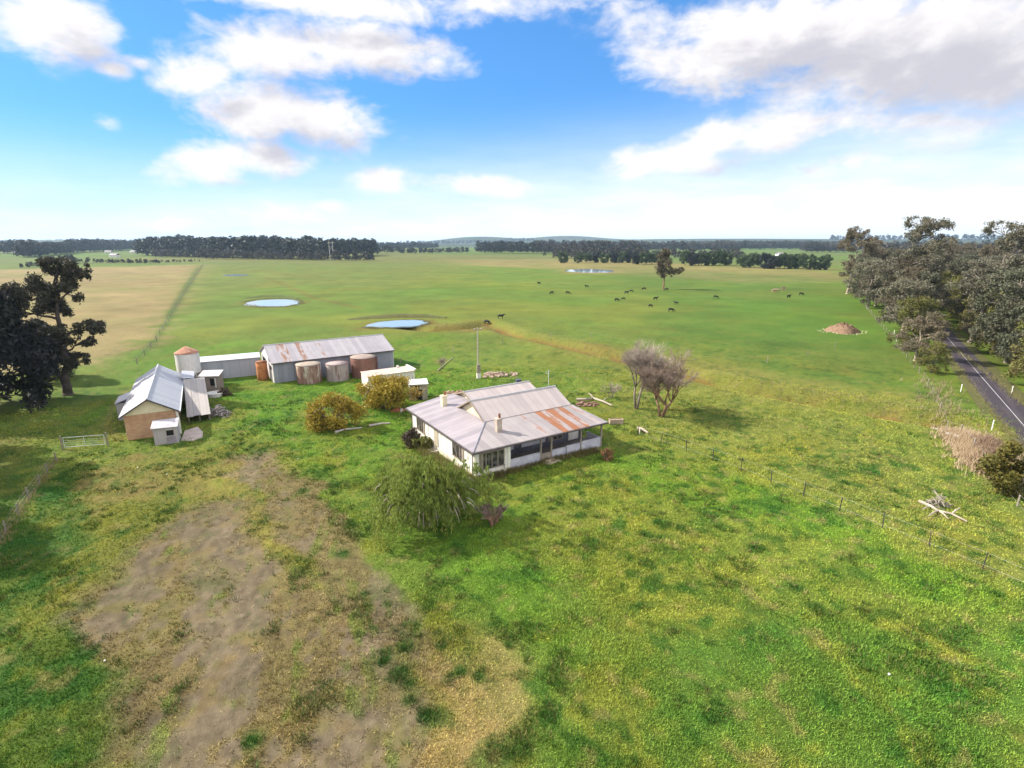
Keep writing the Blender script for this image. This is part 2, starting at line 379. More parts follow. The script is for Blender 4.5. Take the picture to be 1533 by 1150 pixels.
def ground_color(x, y, tuft=False):
    r = np.hypot(x, y)
    n1 = fbm(x, y, 26., 4, 11); n2 = fbm(x, y, 4.5, 4, 23); n3 = fbm(x, y, .9, 3, 37); nb = fbm(x, y, 90., 3, 41); nl = fbm(x, y, 420., 3, 43)
    c = np.repeat(COL['mid'][None], len(x), 0)
    def bl(c, col, m): return c + (COL[col][None] - c) * m[:, None]
    c = bl(c, 'yel', np.clip(n1 * 2.0 + .12, 0, .5))
    c = bl(c, 'lush', sstep(nb, -.05, .3) * .55)
    fz = sstep(r, 420, 800)
    c = bl(c, 'fargreen', fz * .8); c = bl(c, 'far', fz * sstep(nl, .02, .2) * .8); c = bl(c, 'lush', fz * sstep(-nl, .08, .25) * .5)
    c = bl(c, 'wood', sstep(r, 2000, 3200) * .85)
    s = np.clip(r / 50., .6, 30)
    wx = x + (fbm(x, y, 6., 4, 51) * 5. + fbm(x, y, 1.3, 3, 52) * 1.6) * np.minimum(s, 3); wy = y + (fbm(x, y, 6., 4, 61) * 5. + fbm(x, y, 1.3, 3, 62) * 1.6) * np.minimum(s, 3)
    bare = np.zeros(len(x))
    front = y > 3
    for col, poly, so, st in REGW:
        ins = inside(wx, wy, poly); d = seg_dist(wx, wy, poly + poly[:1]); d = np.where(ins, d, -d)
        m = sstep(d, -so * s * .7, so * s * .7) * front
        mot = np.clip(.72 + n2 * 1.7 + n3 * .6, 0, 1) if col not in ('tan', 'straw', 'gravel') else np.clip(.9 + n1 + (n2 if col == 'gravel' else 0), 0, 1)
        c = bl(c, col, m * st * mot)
        if col in ('gravel', 'dust', 'dry', 'soil'): bare = np.maximum(bare * (1 - m), m * st * mot * {'gravel': 1., 'dust': .75, 'dry': .4, 'soil': .8}[col])
    for pts, wd, col, st in TRACKS:
        m = np.exp(-(seg_dist(x, y, pts) / (wd * np.clip(r / 110, 1, 2.2))) ** 2) * st; c = bl(c, col, m)
    nearf = 1 - sstep(r, 70, 190)
    gr = (1 - bare)
    c = bl(c, 'dark', sstep(n2, .12, .28) * .6 * nearf * gr); c = bl(c, 'yel', sstep(-n2 + n3 * .5, .08, .28) * .6 * nearf * gr)
    n4 = fbm(x, y, 1.7, 3, 71); n5 = fbm(x, y, 2.6, 3, 77)
    c = bl(c, 'dark', sstep(n4, .14, .27) * .7 * nearf * (gr * .85 + .15)); c = bl(c, 'yel', sstep(n5, .12, .28) * .45 * nearf * gr)
    xs, ys = x * 1.25 + y * .35, y * .34; pt = sstep(fbm(xs, ys, 2.6, 4, 101) + n3 * .45, -.04, .14); c = bl(c, 'tanol', pt * bare * .75); p2 = sstep(fbm(xs, ys * 1.4, 1.5, 3, 105) + n3 * .2, .16, .30); c = bl(c, 'lush', p2 * bare * .4)
    c = c * (1 + (fbm(x, y, .45, 2, 107) * .9 * bare)[:, None]); bare = bare * (1 - .45 * pt) * (1 - .5 * p2)
    for bx, by, br in WEEDS: c = bl(c, 'dark', np.exp(-((x - bx) ** 2 + (y - by) ** 2) / (br * (1 + 1.6 * n3)) ** 2) * .95)
    c = bl(c, 'olive', sstep(n5 + n3 * .4, .10, .28) * bare * .5 * nearf); c = bl(c, 'dust', sstep(-n4, .1, .28) * bare * .5)
    n6 = fbm(x, y, .8, 2, 83); n7 = fbm(x, y, 1.1, 2, 87); big = np.clip(.55 + nb * 1.2 + n1 * 1.2, .15, 1)
    c = bl(c, 'dark', sstep(n6, .13, .25) * .85 * nearf * big * (gr * .7 + .3)); c = bl(c, 'straw', sstep(n7, .18, .32) * .4 * nearf * gr)
    d = seg_dist(x, y, CREEK); c = bl(c, 'creek', np.exp(-(d / 6.5) ** 2) * .8 * np.clip(.75 + n2 * 1.5, 0, 1)); c = bl(c, 'soil', np.exp(-(d / 1.5) ** 2) * .85 * sstep(n2, -.16, .08))
    mid_ = sstep(r, 60, 140); c = c * (1 + mid_ * (fbm(x, y, 9., 4, 121) * .38 + fbm(x * .5, y, 28., 3, 123) * .22))[:, None]; c = bl(c, 'olive', mid_ * sstep(fbm(x, y, 34., 4, 127), .08, .24) * .22)
    c = c * (1 + n3 * .5 * nearf + n2 * .25 + nb * .12)[:, None]
    return np.clip(c, .006, .8), bare

def make_ground():
    aa = np.concatenate([np.linspace(-math.pi, -1.02, 60, endpoint=False), np.linspace(-1.02, 1.02, 640, endpoint=False), np.linspace(1.02, math.pi, 60, endpoint=False)])
    rr = np.concatenate([[.01, 3, 6, 9, 12], np.geomspace(14, 12000, 620)])
    na, nr = len(aa), len(rr)
    A, RR = np.meshgrid(aa, rr); x = (RR * np.sin(A)).ravel(); y = (RR * np.cos(A)).ravel()
    z = gz(x, y)
    me = bpy.data.meshes.new('ground')
    me.vertices.add(len(x)); me.vertices.foreach_set('co', np.stack([x, y, z], 1).astype(np.float32).ravel())
    i = np.arange(nr - 1)[:, None] * na; j = np.arange(na)[None]; j2 = (j + 1) % na
    q = np.stack([i + j, i + na + j, i + na + j2, i + j2], -1).reshape(-1, 4)
    me.loops.add(q.size); me.loops.foreach_set('vertex_index', q.ravel().astype(np.int32))
    me.polygons.add(len(q)); me.polygons.foreach_set('loop_start', np.arange(0, q.size, 4, dtype=np.int32)); me.polygons.foreach_set('loop_total', np.full(len(q), 4, np.int32))
    me.polygons.foreach_set('use_smooth', np.ones(len(q), bool))
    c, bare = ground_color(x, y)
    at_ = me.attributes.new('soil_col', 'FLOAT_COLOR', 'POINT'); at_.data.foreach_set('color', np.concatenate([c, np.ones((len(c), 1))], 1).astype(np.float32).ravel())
    m, T, b = principled('pasture', .95, .1)
    a = T.n('ShaderNodeAttribute', attribute_name='soil_col')
    pos = T.n('ShaderNodeNewGeometry').outputs['Position']
    n1 = T.noise(pos, 2.2, 6, .7); n2 = T.noise(pos, 9., 4, .7); n3 = T.noise(pos, .07, 5, .6)
    f = T.m('ADD', T.m('MULTIPLY', n1, .55), T.m('ADD', T.m('MULTIPLY', n2, .5), T.m('MULTIPLY', n3, .4)))
    f = T.m('ADD', T.m('MULTIPLY', T.m('SUBTRACT', f, .725), 1.5), 1.)
    col = T.mix(1., a.outputs['Color'], T.xyz(f, f, f), 'MULTIPLY')
    T.L.new(col, b.inputs['Base Color'])
    bp = T.n('ShaderNodeBump'); bp.inputs['Strength'].default_value = .7; bp.inputs['Distance'].default_value = .10
    T.L.new(T.m('ADD', n1, T.m('MULTIPLY', n2, .5)), bp.inputs['Height']); T.L.new(bp.outputs[0], b.inputs['Normal'])
    me.materials.append(m); me.update(calc_edges=True)
    tag(link('ground', me), kind='structure')
make_ground()

FOOT = []   # (centre x, y, radius) kept free of grass blades
def make_grass():
    n = 230000
    u = rng.random(n); r = 15 * (95 / 15.) ** (u ** .9); a = rng.uniform(-.95, .95, n)
    x = r * np.sin(a); y = r * np.cos(a)
    c, bare = ground_color(x, y)
    keep = rng.random(n) > bare * 1.0
    th = R(32.5); A0 = at(712, 718); dx, dy = x - A0.x, y - A0.y; uu = dx * math.cos(th) + dy * math.sin(th); vv = -dx * math.sin(th) + dy * math.cos(th)
    keep &= ~((uu > -.2) & (uu < 16.6) & (vv > -.2) & (vv < 16))
    x, y, c, r = x[keep], y[keep], c[keep], r[keep]; n = len(x); z = gz(x, y)
    tall = np.clip(.55 + 1.5 * fbm(x, y, 5., 3, 91) + rng.random(n) * .5, .25, 1.4)
    co = []; cc = []
    for k in range(4):
        t = rng.uniform(0, 6.283, n); w = rng.uniform(.014, .03, n) * (r / 22) ** .6; h = rng.uniform(.07, .17, n) * tall; ln = rng.uniform(.03, .16, n); t2 = rng.uniform(0, 6.283, n)
        ox = x + rng.normal(0, .07, n); oy = y + rng.normal(0, .07, n)
        ex, ey = np.cos(t) * w, np.sin(t) * w; tx, ty = np.cos(t2) * ln, np.sin(t2) * ln
        co.append(np.stack([np.stack([ox - ex, oy - ey, z - .02], 1), np.stack([ox + ex, oy + ey, z - .02], 1), np.stack([ox + tx, oy + ty, z + h], 1)], 1))
        cc.append(c * np.array([1.70, 1.70, 1.45]) * (1.32 + (rng.random(n) - .5) * np.clip(1.05 - (r - 25) / 60, .35, 1.))[:, None])
    co = np.concatenate(co).reshape(-1, 3); cc = np.concatenate(cc)
    m, T, b = principled('grass_blades', .7, .15)
    at_ = T.n('ShaderNodeAttribute', attribute_name='blade_col'); T.L.new(at_.outputs['Color'], b.inputs['Base Color'])
    me = bulk('pasture_grass', co, 3, m)
    aa = me.attributes.new('blade_col', 'FLOAT_COLOR', 'FACE'); aa.data.foreach_set('color', np.concatenate([cc, np.ones((len(cc), 1))], 1).astype(np.float32).ravel())
    tag(link('pasture_grass', me), 'short mottled pasture grass growing over the near paddocks', 'grass', kind='stuff')
make_grass()
def make_tufts():
    n = 60000; g = np.random.default_rng(77); r = 16 * (80 / 16.) ** g.random(n); a = g.uniform(-.9, .9, n); x = r * np.sin(a); y = r * np.cos(a)
    v = fbm(x, y, 2.4, 3, 141) + fbm(x, y, .8, 2, 142) * .6; c, bare = ground_color(x, y); keep = (v > .13 + .06 * g.random(n)) & (g.random(n) > bare * .93)
    th = R(32.5); A0 = at(712, 718); dx, dy = x - A0.x, y - A0.y; uu = dx * math.cos(th) + dy * math.sin(th); vv = -dx * math.sin(th) + dy * math.cos(th); keep &= ~((uu > -.5) & (uu < 16.6) & (vv > -.5) & (vv < 16))
    for bx, by, br in WEEDS: keep |= np.hypot(x - bx, y - by) < br * .8
    x, y, c, r = x[keep], y[keep], c[keep], r[keep]; n = len(x); print('tufts', n); z = gz(x, y); dk = (g.random(n) < .8)[:, None]
    tint = np.where(dk, COL['dark'][None] * g.uniform(1., 2.2, (n, 1)), COL['straw'][None] * g.uniform(.7, 1.3, (n, 1))); h0 = g.uniform(.16, .36, n); co = []; cc = []
    for k in range(11):
        t = g.uniform(0, 6.283, n); ro = g.random(n) ** .5 * .2; ox, oy = x + np.cos(t) * ro, y + np.sin(t) * ro; w = g.uniform(.012, .03, n) * (r / 25) ** .5; t1 = g.uniform(0, 6.283, n); h = h0 * g.uniform(.5, 1.1, n); l = g.uniform(.05, .22, n); ex, ey = np.cos(t1) * w, np.sin(t1) * w
        co.append(np.stack([np.stack([ox - ex, oy - ey, z - .02], 1), np.stack([ox + ex, oy + ey, z - .02], 1), np.stack([ox + np.cos(t) * l, oy + np.sin(t) * l, z + h], 1)], 1)); cc.append((tint * .65 + c * .45) * g.uniform(.8, 1.5, (n, 1)))
    me = bulk('grass_tufts', np.concatenate(co).reshape(-1, 3), 3, bpy.data.materials['grass_blades']); cc = np.concatenate(cc)
    aa = me.attributes.new('blade_col', 'FLOAT_COLOR', 'FACE'); aa.data.foreach_set('color', np.concatenate([cc, np.ones((len(cc), 1))], 1).astype(np.float32).ravel())
    tag(link('grass_tufts', me), 'darker taller grass tufts standing out of the near pasture', 'grass', kind='stuff')
make_tufts()

# ------------------------------------------------------------------ ponds and road
def water_mat():
    m, T, b = principled('pond_water', .06, .6)
    b.inputs['Base Color'].default_value = (.22, .28, .32, 1)
    bp = T.n('ShaderNodeBump'); bp.inputs['Strength'].default_value = .05; T.L.new(T.noise(objco(T), 1.5, 3), bp.inputs['Height']); T.L.new(bp.outputs[0], b.inputs['Normal'])
    return m
MW = water_mat()
def pond(pts, seed, lift=.06):
    w = W(pts); cx = sum(p[0] for p in w) / len(w); cy = sum(p[1] for p in w) / len(w)
    out = []
    n = len(w)
    for i in range(n):
        for t in (0, .25, .5, .75):
            p0, p1, p2, p3 = (Vector(w[(i + k) % n]) for k in (-1, 0, 1, 2))
            q = .5 * ((2 * p1) + (p2 - p0) * t + (2 * p0 - 5 * p1 + 4 * p2 - p3) * t * t + (3 * p1 - p0 - 3 * p2 + p3) * t ** 3)
            j = .26 * (vnoise(np.array([i * 3.7 + t * 5.3]), np.array([seed * 3.1]))[0] - .5)
            out.append((q.x + (q.x - cx) * j - cx, q.y + (q.y - cy) * j - cy, 0))
    z = float(gz(cx, cy)) + lift
    mb = MB(); mb.slab(out, .3)
    return tag(mb.build('pond_water', MW, loc=(cx, cy, z)), kind='structure')
pond([(367, 454.5), (385, 450), (420, 448.5), (446, 450.5), (450, 455), (430, 458.6), (395, 459.4), (372, 457.5)], 1)
pond([(549, 489.5), (566, 484), (600, 481), (630, 481), (639, 485), (628, 488.5), (595, 491), (565, 491.5)], 2)
pond([(845, 404.5), (870, 403), (900, 403.6), (918, 405.5), (912, 407.8), (880, 408.2), (852, 406.8)], 3)
pond([(334, 412), (350, 411), (370, 411.2), (369, 413), (350, 413.6), (336, 413.2)], 4)
def bank(pts, name, c1, c2, h, wd):
    w = W(pts); mb = MB()
    rows = []
    for i, p in enumerate(w):
        a = Vector(w[min(i + 1, len(w) - 1)]) - Vector(w[max(i - 1, 0)]); nrm = Vector((-a.y, a.x)).normalized(); e = math.sin(math.pi * (i + .35) / (len(w) - .3))
        rows.append([(p[0] + nrm.x * wd * k, p[1] + nrm.y * wd * k, float(gz(p[0], p[1])) - .1 + h * e * hh) for k, hh in ((-1, 0), (-.45, .7), (0, 1), (.5, .6), (1, 0))])
    V = [q for r_ in rows for q in r_]; Fc = [(i * 5 + j, i * 5 + j + 1, (i + 1) * 5 + j + 1, (i + 1) * 5 + j) for i in range(len(rows) - 1) for j in range(4)]
    mb.add(V, Fc); return tag(mb.build(name, worn(name, c1, c2, .8, .95, .4), smooth=True), kind='structure')
bank([(520, 478), (560, 476.5), (600, 475), (640, 475), (668, 476)], 'bank', alb(112, 122, 62), alb(140, 134, 80), 1.2, 2.2)
bank([(365, 447), (390, 444.5), (420, 444), (448, 446)], 'bank', alb(112, 128, 66), alb(130, 140, 74), .9, 1.8)

RD = (at(1415, 523) - at(1507, 645)).normalized(); RN = Vector((RD.y, -RD.x, 0)); RL = at(1507, 645)
def road():
    wr = at(1533, 607) - RL; wd = 4.1; print('road width', wr.dot(RN))
    def strip(name, a, b, z, m, s0=-70, s1=900, st=15):
        V = []; 
        for s in np.arange(s0, s1, st):
            for o in (a, b):
                p = RL + RD * float(s) + RN * o; V.append((p.x, p.y, float(gz(p.x, p.y)) * 0 + z))
        n = len(V) // 2; mb = MB(); mb.add(V, [(2 * i, 2 * i + 1, 2 * i + 3, 2 * i + 2) for i in range(n - 1)]); return tag(mb.build(name, m), kind='structure')
    m, T, b = principled('asphalt', .85, .3)
    pos = T.n('ShaderNodeNewGeometry').outputs['Position']
    rd = T.xyz(T.m('ADD', T.m('MULTIPLY', T.sep(pos)[0], RN.x), T.m('MULTIPLY', T.sep(pos)[1], RN.y)), T.m('MULTIPLY', T.m('ADD', T.m('MULTIPLY', T.sep(pos)[0], RD.x), T.m('MULTIPLY', T.sep(pos)[1], RD.y)), .06), 0.)
    cc_ = T.mix(T.noise(pos, .5, 6, .65), alb(82, 74, 84), alb(104, 94, 104)); cc_ = T.mix(T.m('MULTIPLY', T.ramp(T.noise(rd, 1.2, 3, .5), .45, .62), .5), cc_, alb(122, 112, 118)); T.L.new(cc_, b.inputs['Base Color'])
    strip('verge', -1.3, wd + 1.6, .075, worn('verge_grass', alb(112, 124, 58), alb(140, 132, 84), .7, .95, .6))
    strip('road', 0, wd, .10, m)
    V = strip('centre_line', wd * .52 - .045, wd * .52 + .045, .106, worn('road_paint', (.30, .29, .30), (.46, .45, .46), 3.))
    return wd
RW = road()

# ------------------------------------------------------------------ shared materials
M = dict(
    white=worn('weathered_white_paint', (.58, .56, .50), (.78, .76, .70), .8, .8, streak=(2.6, .55, (.36, .33, .25)), stretch=(1, 1, .3)),
    cream=worn('cream_board', (.60, .53, .36), (.70, .62, .44), 1.2),
    trim=worn('old_timber_trim', (.16, .13, .10), (.30, .24, .17), 2.),
    fascia=worn('dark_gutter', (.05, .045, .05), (.12, .10, .10), 3.),
    pane=None,
    grey_sheet=worn('blue_grey_sheet', (.38, .38, .45), (.55, .54, .60), 1., .7, streak=(1.6, .62, (.30, .22, .17))),
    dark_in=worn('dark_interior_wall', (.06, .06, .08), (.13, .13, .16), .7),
    lilac=worn('faded_lilac_panel', (.36, .36, .42), (.50, .48, .54), .9),
    timber=worn('grey_timber', (.20, .17, .14), (.34, .29, .24), 3., .9, stretch=(1, 1, .3)),
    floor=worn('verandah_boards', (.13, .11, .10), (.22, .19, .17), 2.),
    concrete=worn('old_concrete', (.36, .32, .29), (.50, .46, .42), 1.5, .95, .2),
    pale_conc=worn('pale_concrete', (.52, .50, .46), (.68, .66, .62), 2., .95),
    stone=worn('rough_stone', (.22, .19, .15), (.40, .36, .28), 2.2, .95, .5),
    black=worn('dark_opening', (.010, .009, .009), (.02, .018, .018), 1.),
    steel=worn('galvanised_steel', (.42, .43, .44), (.55, .56, .57), 3., .5),
    rail=worn('faded_rail', (.42, .40, .37), (.58, .56, .52), 3., .7),
    deadwood=worn('bleached_wood', (.27, .22, .17), (.44, .38, .31), 3., .9),
    greywood=worn('post_wood', (.18, .15, .12), (.32, .28, .23), 3., .9),
    rust=worn('rusty_iron', (.15, .065, .04), (.30, .13, .07), 1.5, .9),
    zinc_front=tin('faded_roof_tin', (.33, .298, .292), (.25, .226, .226), (.21, .095, .052), .90, 0, rustband=(8.4, 14.6, 2.6)),
    zinc_left=tin('grey_lilac_roof_tin', (.325, .29, .305), (.24, .217, .235), (.25, .14, .1), .02, 1),
    zinc_gable=tin('pale_roof_tin', (.43, .375, .36), (.36, .315, .305), (.33, .16, .1), .10, 0),
    shed_roof=tin('shed_roof_tin', (.365, .345, .36), (.295, .275, .295), (.20, .115, .08), .55, 0, rustband=(1.2, 9.5, .8)),
    shed_wall=tin('shed_wall_tin', (.30, .31, .37), (.22, .23, .28), (.16, .08, .07), .10, 0, rough=.7),
    shed_end=tin('whitish_end_tin', (.60, .58, .58), (.48, .45, .44), (.32, .16, .10), .12, 1, rough=.7),
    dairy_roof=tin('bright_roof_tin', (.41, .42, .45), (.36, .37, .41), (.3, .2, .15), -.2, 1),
    dairy_roof2=tin('left_side_tin', (.40, .385, .40), (.34, .335, .36), (.3, .2, .15), -.2, 1),  # slightly darker, less blue tin for the left slope and side annexe
    lean=tin('lean_to_tin', (.38, .345, .32), (.31, .285, .27), (.5, .42, .28), .12, 0),
    tan_roof=worn('tan_flat_roof', (.38, .30, .24), (.55, .47, .40), .9, .9),
)
def glass():
    m, T, b = principled('dark_window_pane', .15, .5)
    T.L.new(T.mix(T.ramp(T.noise(objco(T), 1.4, 3), .45, .6), (.03, .03, .035), (.11, .10, .10)), b.inputs['Base Color']); return m
M['pane'] = glass()
def brick_mat(name, c1, c2, mort, scale=1.):
    m, T, b = principled(name, .9, .2)
    bt = T.n('ShaderNodeTexBrick')
    o = T.sep(objco(T)); T.L.new(T.xyz(T.m('ADD', o[0], o[1]), o[2], 0.), bt.inputs['Vector'])
    bt.inputs['Scale'].default_value = 1.; bt.inputs['Brick Width'].default_value = .42 * scale; bt.inputs['Row Height'].default_value = .16 * scale; bt.inputs['Mortar Size'].default_value = .014
    for i, c in zip((1, 2, 3), (c1, c2, mort)): bt.inputs[i].default_value = (*c, 1)
    n = T.noise(objco(T), 1.1, 5, .6)
    T.L.new(T.mix(T.ramp(n, .4, .75, 0, .6), bt.outputs[0], tuple(v * .7 for v in c2)), b.inputs['Base Color']); return m
M['brick'] = brick_mat('orange_brick', (.56, .33, .19), (.46, .25, .14), (.46, .37, .27))
M['brickgrey'] = brick_mat('grey_brick', (.28, .22, .19), (.22, .17, .15), (.3, .26, .23))

# ------------------------------------------------------------------ farmhouse
def window(root, axis, wpos, a0, a1, z0, z1, n, name='window', face=-1, pane=None):
    """framed window on a wall; axis 'v' = wall lies along v at u=wpos, 'u' = wall along u at v=wpos"""
    fr = MB(); pn = MB(); t = .07
    def put(mb, b0, b1, q0, q1, d0, d1):
        lo, hi = sorted((wpos + face * d0, wpos + face * d1))
        if axis == 'v': mb.box(lo, hi, b0, b1, q0, q1)
        else: mb.box(b0, b1, lo, hi, q0, q1)
    put(fr, a0 - t, a1 + t, z1, z1 + t, .0, .06); put(fr, a0 - t - .05, a1 + t + .05, z0 - t, z0, .0, .11)
    put(fr, a0 - t, a0, z0, z1, .0, .06); put(fr, a1, a1 + t, z0, z1, .0, .06)
    for i in range(1, n):
        a = a0 + (a1 - a0) * i / n; put(fr, a - .045, a + .045, z0, z1, .0, .055)
    f = fr.build(name, M['trim'] if pane is None else M['timber'], root)
    put(pn, a0, a1, z0, z1, .0, .02); pn.build('pane', M['pane'], f)
    ct = MB(); w_ = (a1 - a0) / n; put(ct, a0 + .05, a0 + w_ * .55, z0 + .02, z1 - .02, .0205, .03); ct.build('curtain', M['timber'], f)
    return f
def farmhouse():
    th = 32.5
    root = thing('farmhouse', at(712, 718), R(th), 'old white farmhouse with rusty tin roof and sagging open verandah', 'house')
    U, V = 15.4, 15.7; ez = 3.0
    w = MB(); w.prism([(0, 0), (3.9, 0), (3.9, 2.6), (U - .2, 2.6), (U - .2, V), (0, V)], -.3, ez - .02); w.build('wall', M['white'], root)
    fd = MB(); fd.prism([(-.06, -.06), (3.96, -.06), (3.96, .2), (-.06, .2)], -.3, .42); fd.prism([(-.06, .2), (.2, .2), (.2, V + .05), (-.06, V + .05)], -.3, .42); fd.build('foundation', worn('stained_base', (.42, .38, .28), (.62, .58, .48), 1.2, .9), root)
    for v0 in (5., 11.):
        gu = 4.12 if v0 < 6 else 6.22; gt_ = 5.1 if v0 < 6 else 4.5; gab = MB(); gab.wall([(gu, v0 + .1, 3.6), (gu, v0 + (6. if v0 < 6 else 5.3), 3.6), (gu, v0 + (3. if v0 < 6 else 2.6), gt_)], (.12, 0, 0)); gab.build('gable_wall', M['cream'], root); gab = MB(); gab.wall([(U - .35, v0, 2.9), (U - .35, v0 + 5.8, 2.9), (U - .35, v0 + 5.8, 3.55), (U - .35, v0 + 2.8, gt_ - .1), (U - .35, v0, 3.55)], (.1, 0, 0)); gab.build('gable_wall', M['cream'], root)
    hz = 3.72
    f = MB(); f.slab([(-.45, -.45, ez), (16.35, -.45, ez - .04), (15.6, 5, hz), (4, 5, hz)], .05); f.build('verandah_roof', M['zinc_front'], root)
    l = MB(); l.slab([(-.45, 16.2, ez), (-.45, -.45, ez), (4, 5, hz), (4, 16.2, hz)], .05); l.slab([(4.01, 16.2, hz), (4.01, 11.1, hz), (6.2, 11.1, hz + .12), (6.2, 16.2, hz + .12)], .05); l.build('side_roof', M['zinc_left'], root)
    for i, (v0, v1, v2, zr) in enumerate(((4.85, 8., 11.1, 5.25), (10.9, 13.6, 16.4, 4.62))):
        u0 = 3.75 + 2.1 * i
        g = MB(); g.slab([(u0, v0, hz - .02 + (.06 if i == 0 else 0)), (U, v0, hz - .02 + (.06 if i == 0 else 0)), (U, v1, zr), (u0, v1, zr)], .05)
        g.slab([(u0, v1, zr + .002), (U, v1, zr + .002), (U, v2, hz - (.03 if i == 0 else .2)), (u0, v2, hz - (.03 if i == 0 else .2))], .05)
        rf = g.build('gable_roof', M['zinc_gable'], root)
        cp = MB(); cp.tube([(u0 - .05, v1, zr + .03), (U + .05, v1, zr + .03)], [.09, .09], 6); cp.build('ridge_cap', M['steel'], rf)
        bb = MB()
        bb.wall([(u0 - .05, v0 - .05, hz - .15), (u0 - .05, v1, zr - .08), (u0 - .05, v1, zr + .08), (u0 - .05, v0 - .05, hz + .04)], (.045, 0, 0))
        bb.wall([(u0 - .05, v1, zr - .08), (u0 - .05, v2, hz - .2), (u0 - .05, v2, hz - .02), (u0 - .05, v1, zr + .08)], (.045, 0, 0)); bb.build('barge_board', M['trim'], rf)
    hp = MB(); hp.tube([(-.45, -.45, ez + .02), (4, 5, hz + .03)], [.07, .07], 5); hp.build('hip_cap', worn('hip_tin', (.2, .2, .24), (.3, .3, .35)), root)
    gt = MB(); gt.box(-.58, -.46, -.5, 16.2, ez - .17, ez - .02); gt.box(-.58, 16.35, -.58, -.46, ez - .20, ez - .06); gt.build('gutter', M['fascia'], root)
    sf = MB(); sf.box(-.45, .0, 0, 16.1, ez - .22, ez - .16); sf.build('soffit', M['cream'], root)
    for (cu, cv, zb, h, s, mm) in ((3.0, 13., 3.3, 1.35, .30, M['cream']), (4.1, 2.5, 3.05, 1.55, .29, worn('chimney_render', (.34, .27, .22), (.48, .42, .36), 2.))):
        c = MB(); c.box(cu - s, cu + s, cv - s * .8, cv + s * .8, zb, zb + h); c.box(cu - s - .07, cu + s + .07, cv - s * .8 - .07, cv + s * .8 + .07, zb + h, zb + h + .16)
        ch = c.build('chimney', mm, root); p = MB(); p.lathe([(.13, zb + h + .16), (.11, zb + h + .62)], 10, (cu + .12, cv)); p.build('chimney_pot', M['rust'], ch)
    window(root, 'v', 0, 2.35, 4.75, .95, 2.35, 3); window(root, 'v', 0, 11.9, 14.1, .95, 2.35, 3)
    window(root, 'u', 0, .5, 3.15, .85, 2.45, 4, pane=1)
    d = MB(); d.box(-.05, 0.02, 8.25, 9.35, .1, 2.35); dr = d.build('door', worn('faded_door', (.30, .26, .19), (.42, .37, .28), 2.), root)
    k = MB(); k.lathe([(.03, -.03), (.05, 0), (.03, .03)], 8); kn = k.build('handle', M['steel'], dr); kn.location = (-.09, 8.4, 1.2)
    st = MB(); st.box(-.9, -.07, 8.2, 9.4, -.2, .2); st.build('step', M['concrete'], root)
    for (u, v) in ((-.12, .35), (-.12, 15.4)): dp = MB(); dp.tube([(-.5, v, ez - .15), (u, v, ez - .5), (u, v, .1)], [.05] * 3, 6); dp.build('downpipe', M['fascia'], root)
    bt = MB()
    for z in (.44, 2.62): bt.box(-.03, 0, .02, V, z, z + .07)
    for v in np.arange(.0, V, 1.55): 
        if not any(a - .2 < v < b + .2 for a, b in ((2.2, 4.9), (8.1, 9.5), (11.7, 14.3))): bt.box(-.025, 0, v, v + .05, .52, 2.62)
    bt.build('cover_strip', worn('stained_cream_strip', (.50, .46, .36), (.68, .64, .54), 1.5), root)
    # verandah
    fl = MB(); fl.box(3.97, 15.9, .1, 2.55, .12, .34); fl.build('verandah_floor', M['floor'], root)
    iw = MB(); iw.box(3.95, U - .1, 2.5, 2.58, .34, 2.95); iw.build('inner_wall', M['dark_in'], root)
    for (a, b, z0, z1, mm) in ((4.3, 5.9, 1.0, 2.6, 'lilac'), (6.9, 10., 1.0, 2.7, 'lilac'), (13.2, 14.6, .5, 2.5, 'white')):
        p = MB(); p.box(a, b, 2.44, 2.495, z0, z1); p.build('wall_panel', M[mm], root)
    window(root, 'u', 2.5, 10.5, 12.3, 1., 2.3, 3, pane=1)
    cw = MB(); cw.box(3.62, 3.95, -.05, .14, .0, 2.85); cw.build('corner_pillar', M['white'], root)
    for u in (7.65, 9.0, 12.95, 15.85):
        p = MB(); p.box(u - .08, u + .08, -.07, .09, -.2, 2.92); p.build('post', M['timber'], root)
    bm_ = MB(); bm_.box(3.95, 16.1, -.06, .07, 2.72, 2.9); bm_.build('beam', M['timber'], root)
    for (a, b, z1, mm) in ((3.98, 7.55, 1.08, 'grey_sheet'), (7.76, 8.9, .85, 'timber'), (9.1, 10.9, .98, 'grey_sheet'), (11.0, 12.84, 1.05, 'grey_sheet'), (13.06, 15.75, 1.12, 'grey_sheet')):
        p = MB(); p.wall([(a, -.03, .05), (b, -.03, .05), (b, -.03, z1 - .03), (a, -.03, z1 + .03)], (0, .05, 0)); p.box(a, b, -.06, .05, z1 + .03, z1 + .09); p.build('balustrade', M[mm], root)
    e = MB(); e.box(15.8, 15.86, .15, 2.4, .1, 1.1); e.build('end_panel', M['grey_sheet'], root)
    s = MB(); s.box(7.8, 9.6, -.95, -.15, -.15, .12); s.box(8.0, 9.2, -.5, -.15, .12, .24); s.build('front_step', worn('timber_step', (.36, .29, .20), (.52, .44, .32), 2.), root)
    rr = random.Random(4); b = MB()
    for i in range(26):
        u = rr.uniform(9.2, 15.6); v = rr.uniform(-.55, -.12); s_ = rr.uniform(.08, .2); b.box(u, u + s_ * 1.8, v, v + s_, -.1, rr.uniform(.06, .22))
    b.build('rubble_footing', M['stone'], root)
    m = MB(); m.tube([(14.4, 8., 5.2), (14.4, 8., 7.4)], [.03, .03], 5); m.tube([(14.0, 8., 7.2), (14.8, 8., 7.2)], [.015, .015], 4); m.tube([(14.15, 7.7, 7.0), (14.15, 8.3, 7.0)], [.015, .015], 4); m.build('antenna', M['steel'], root)
    return root
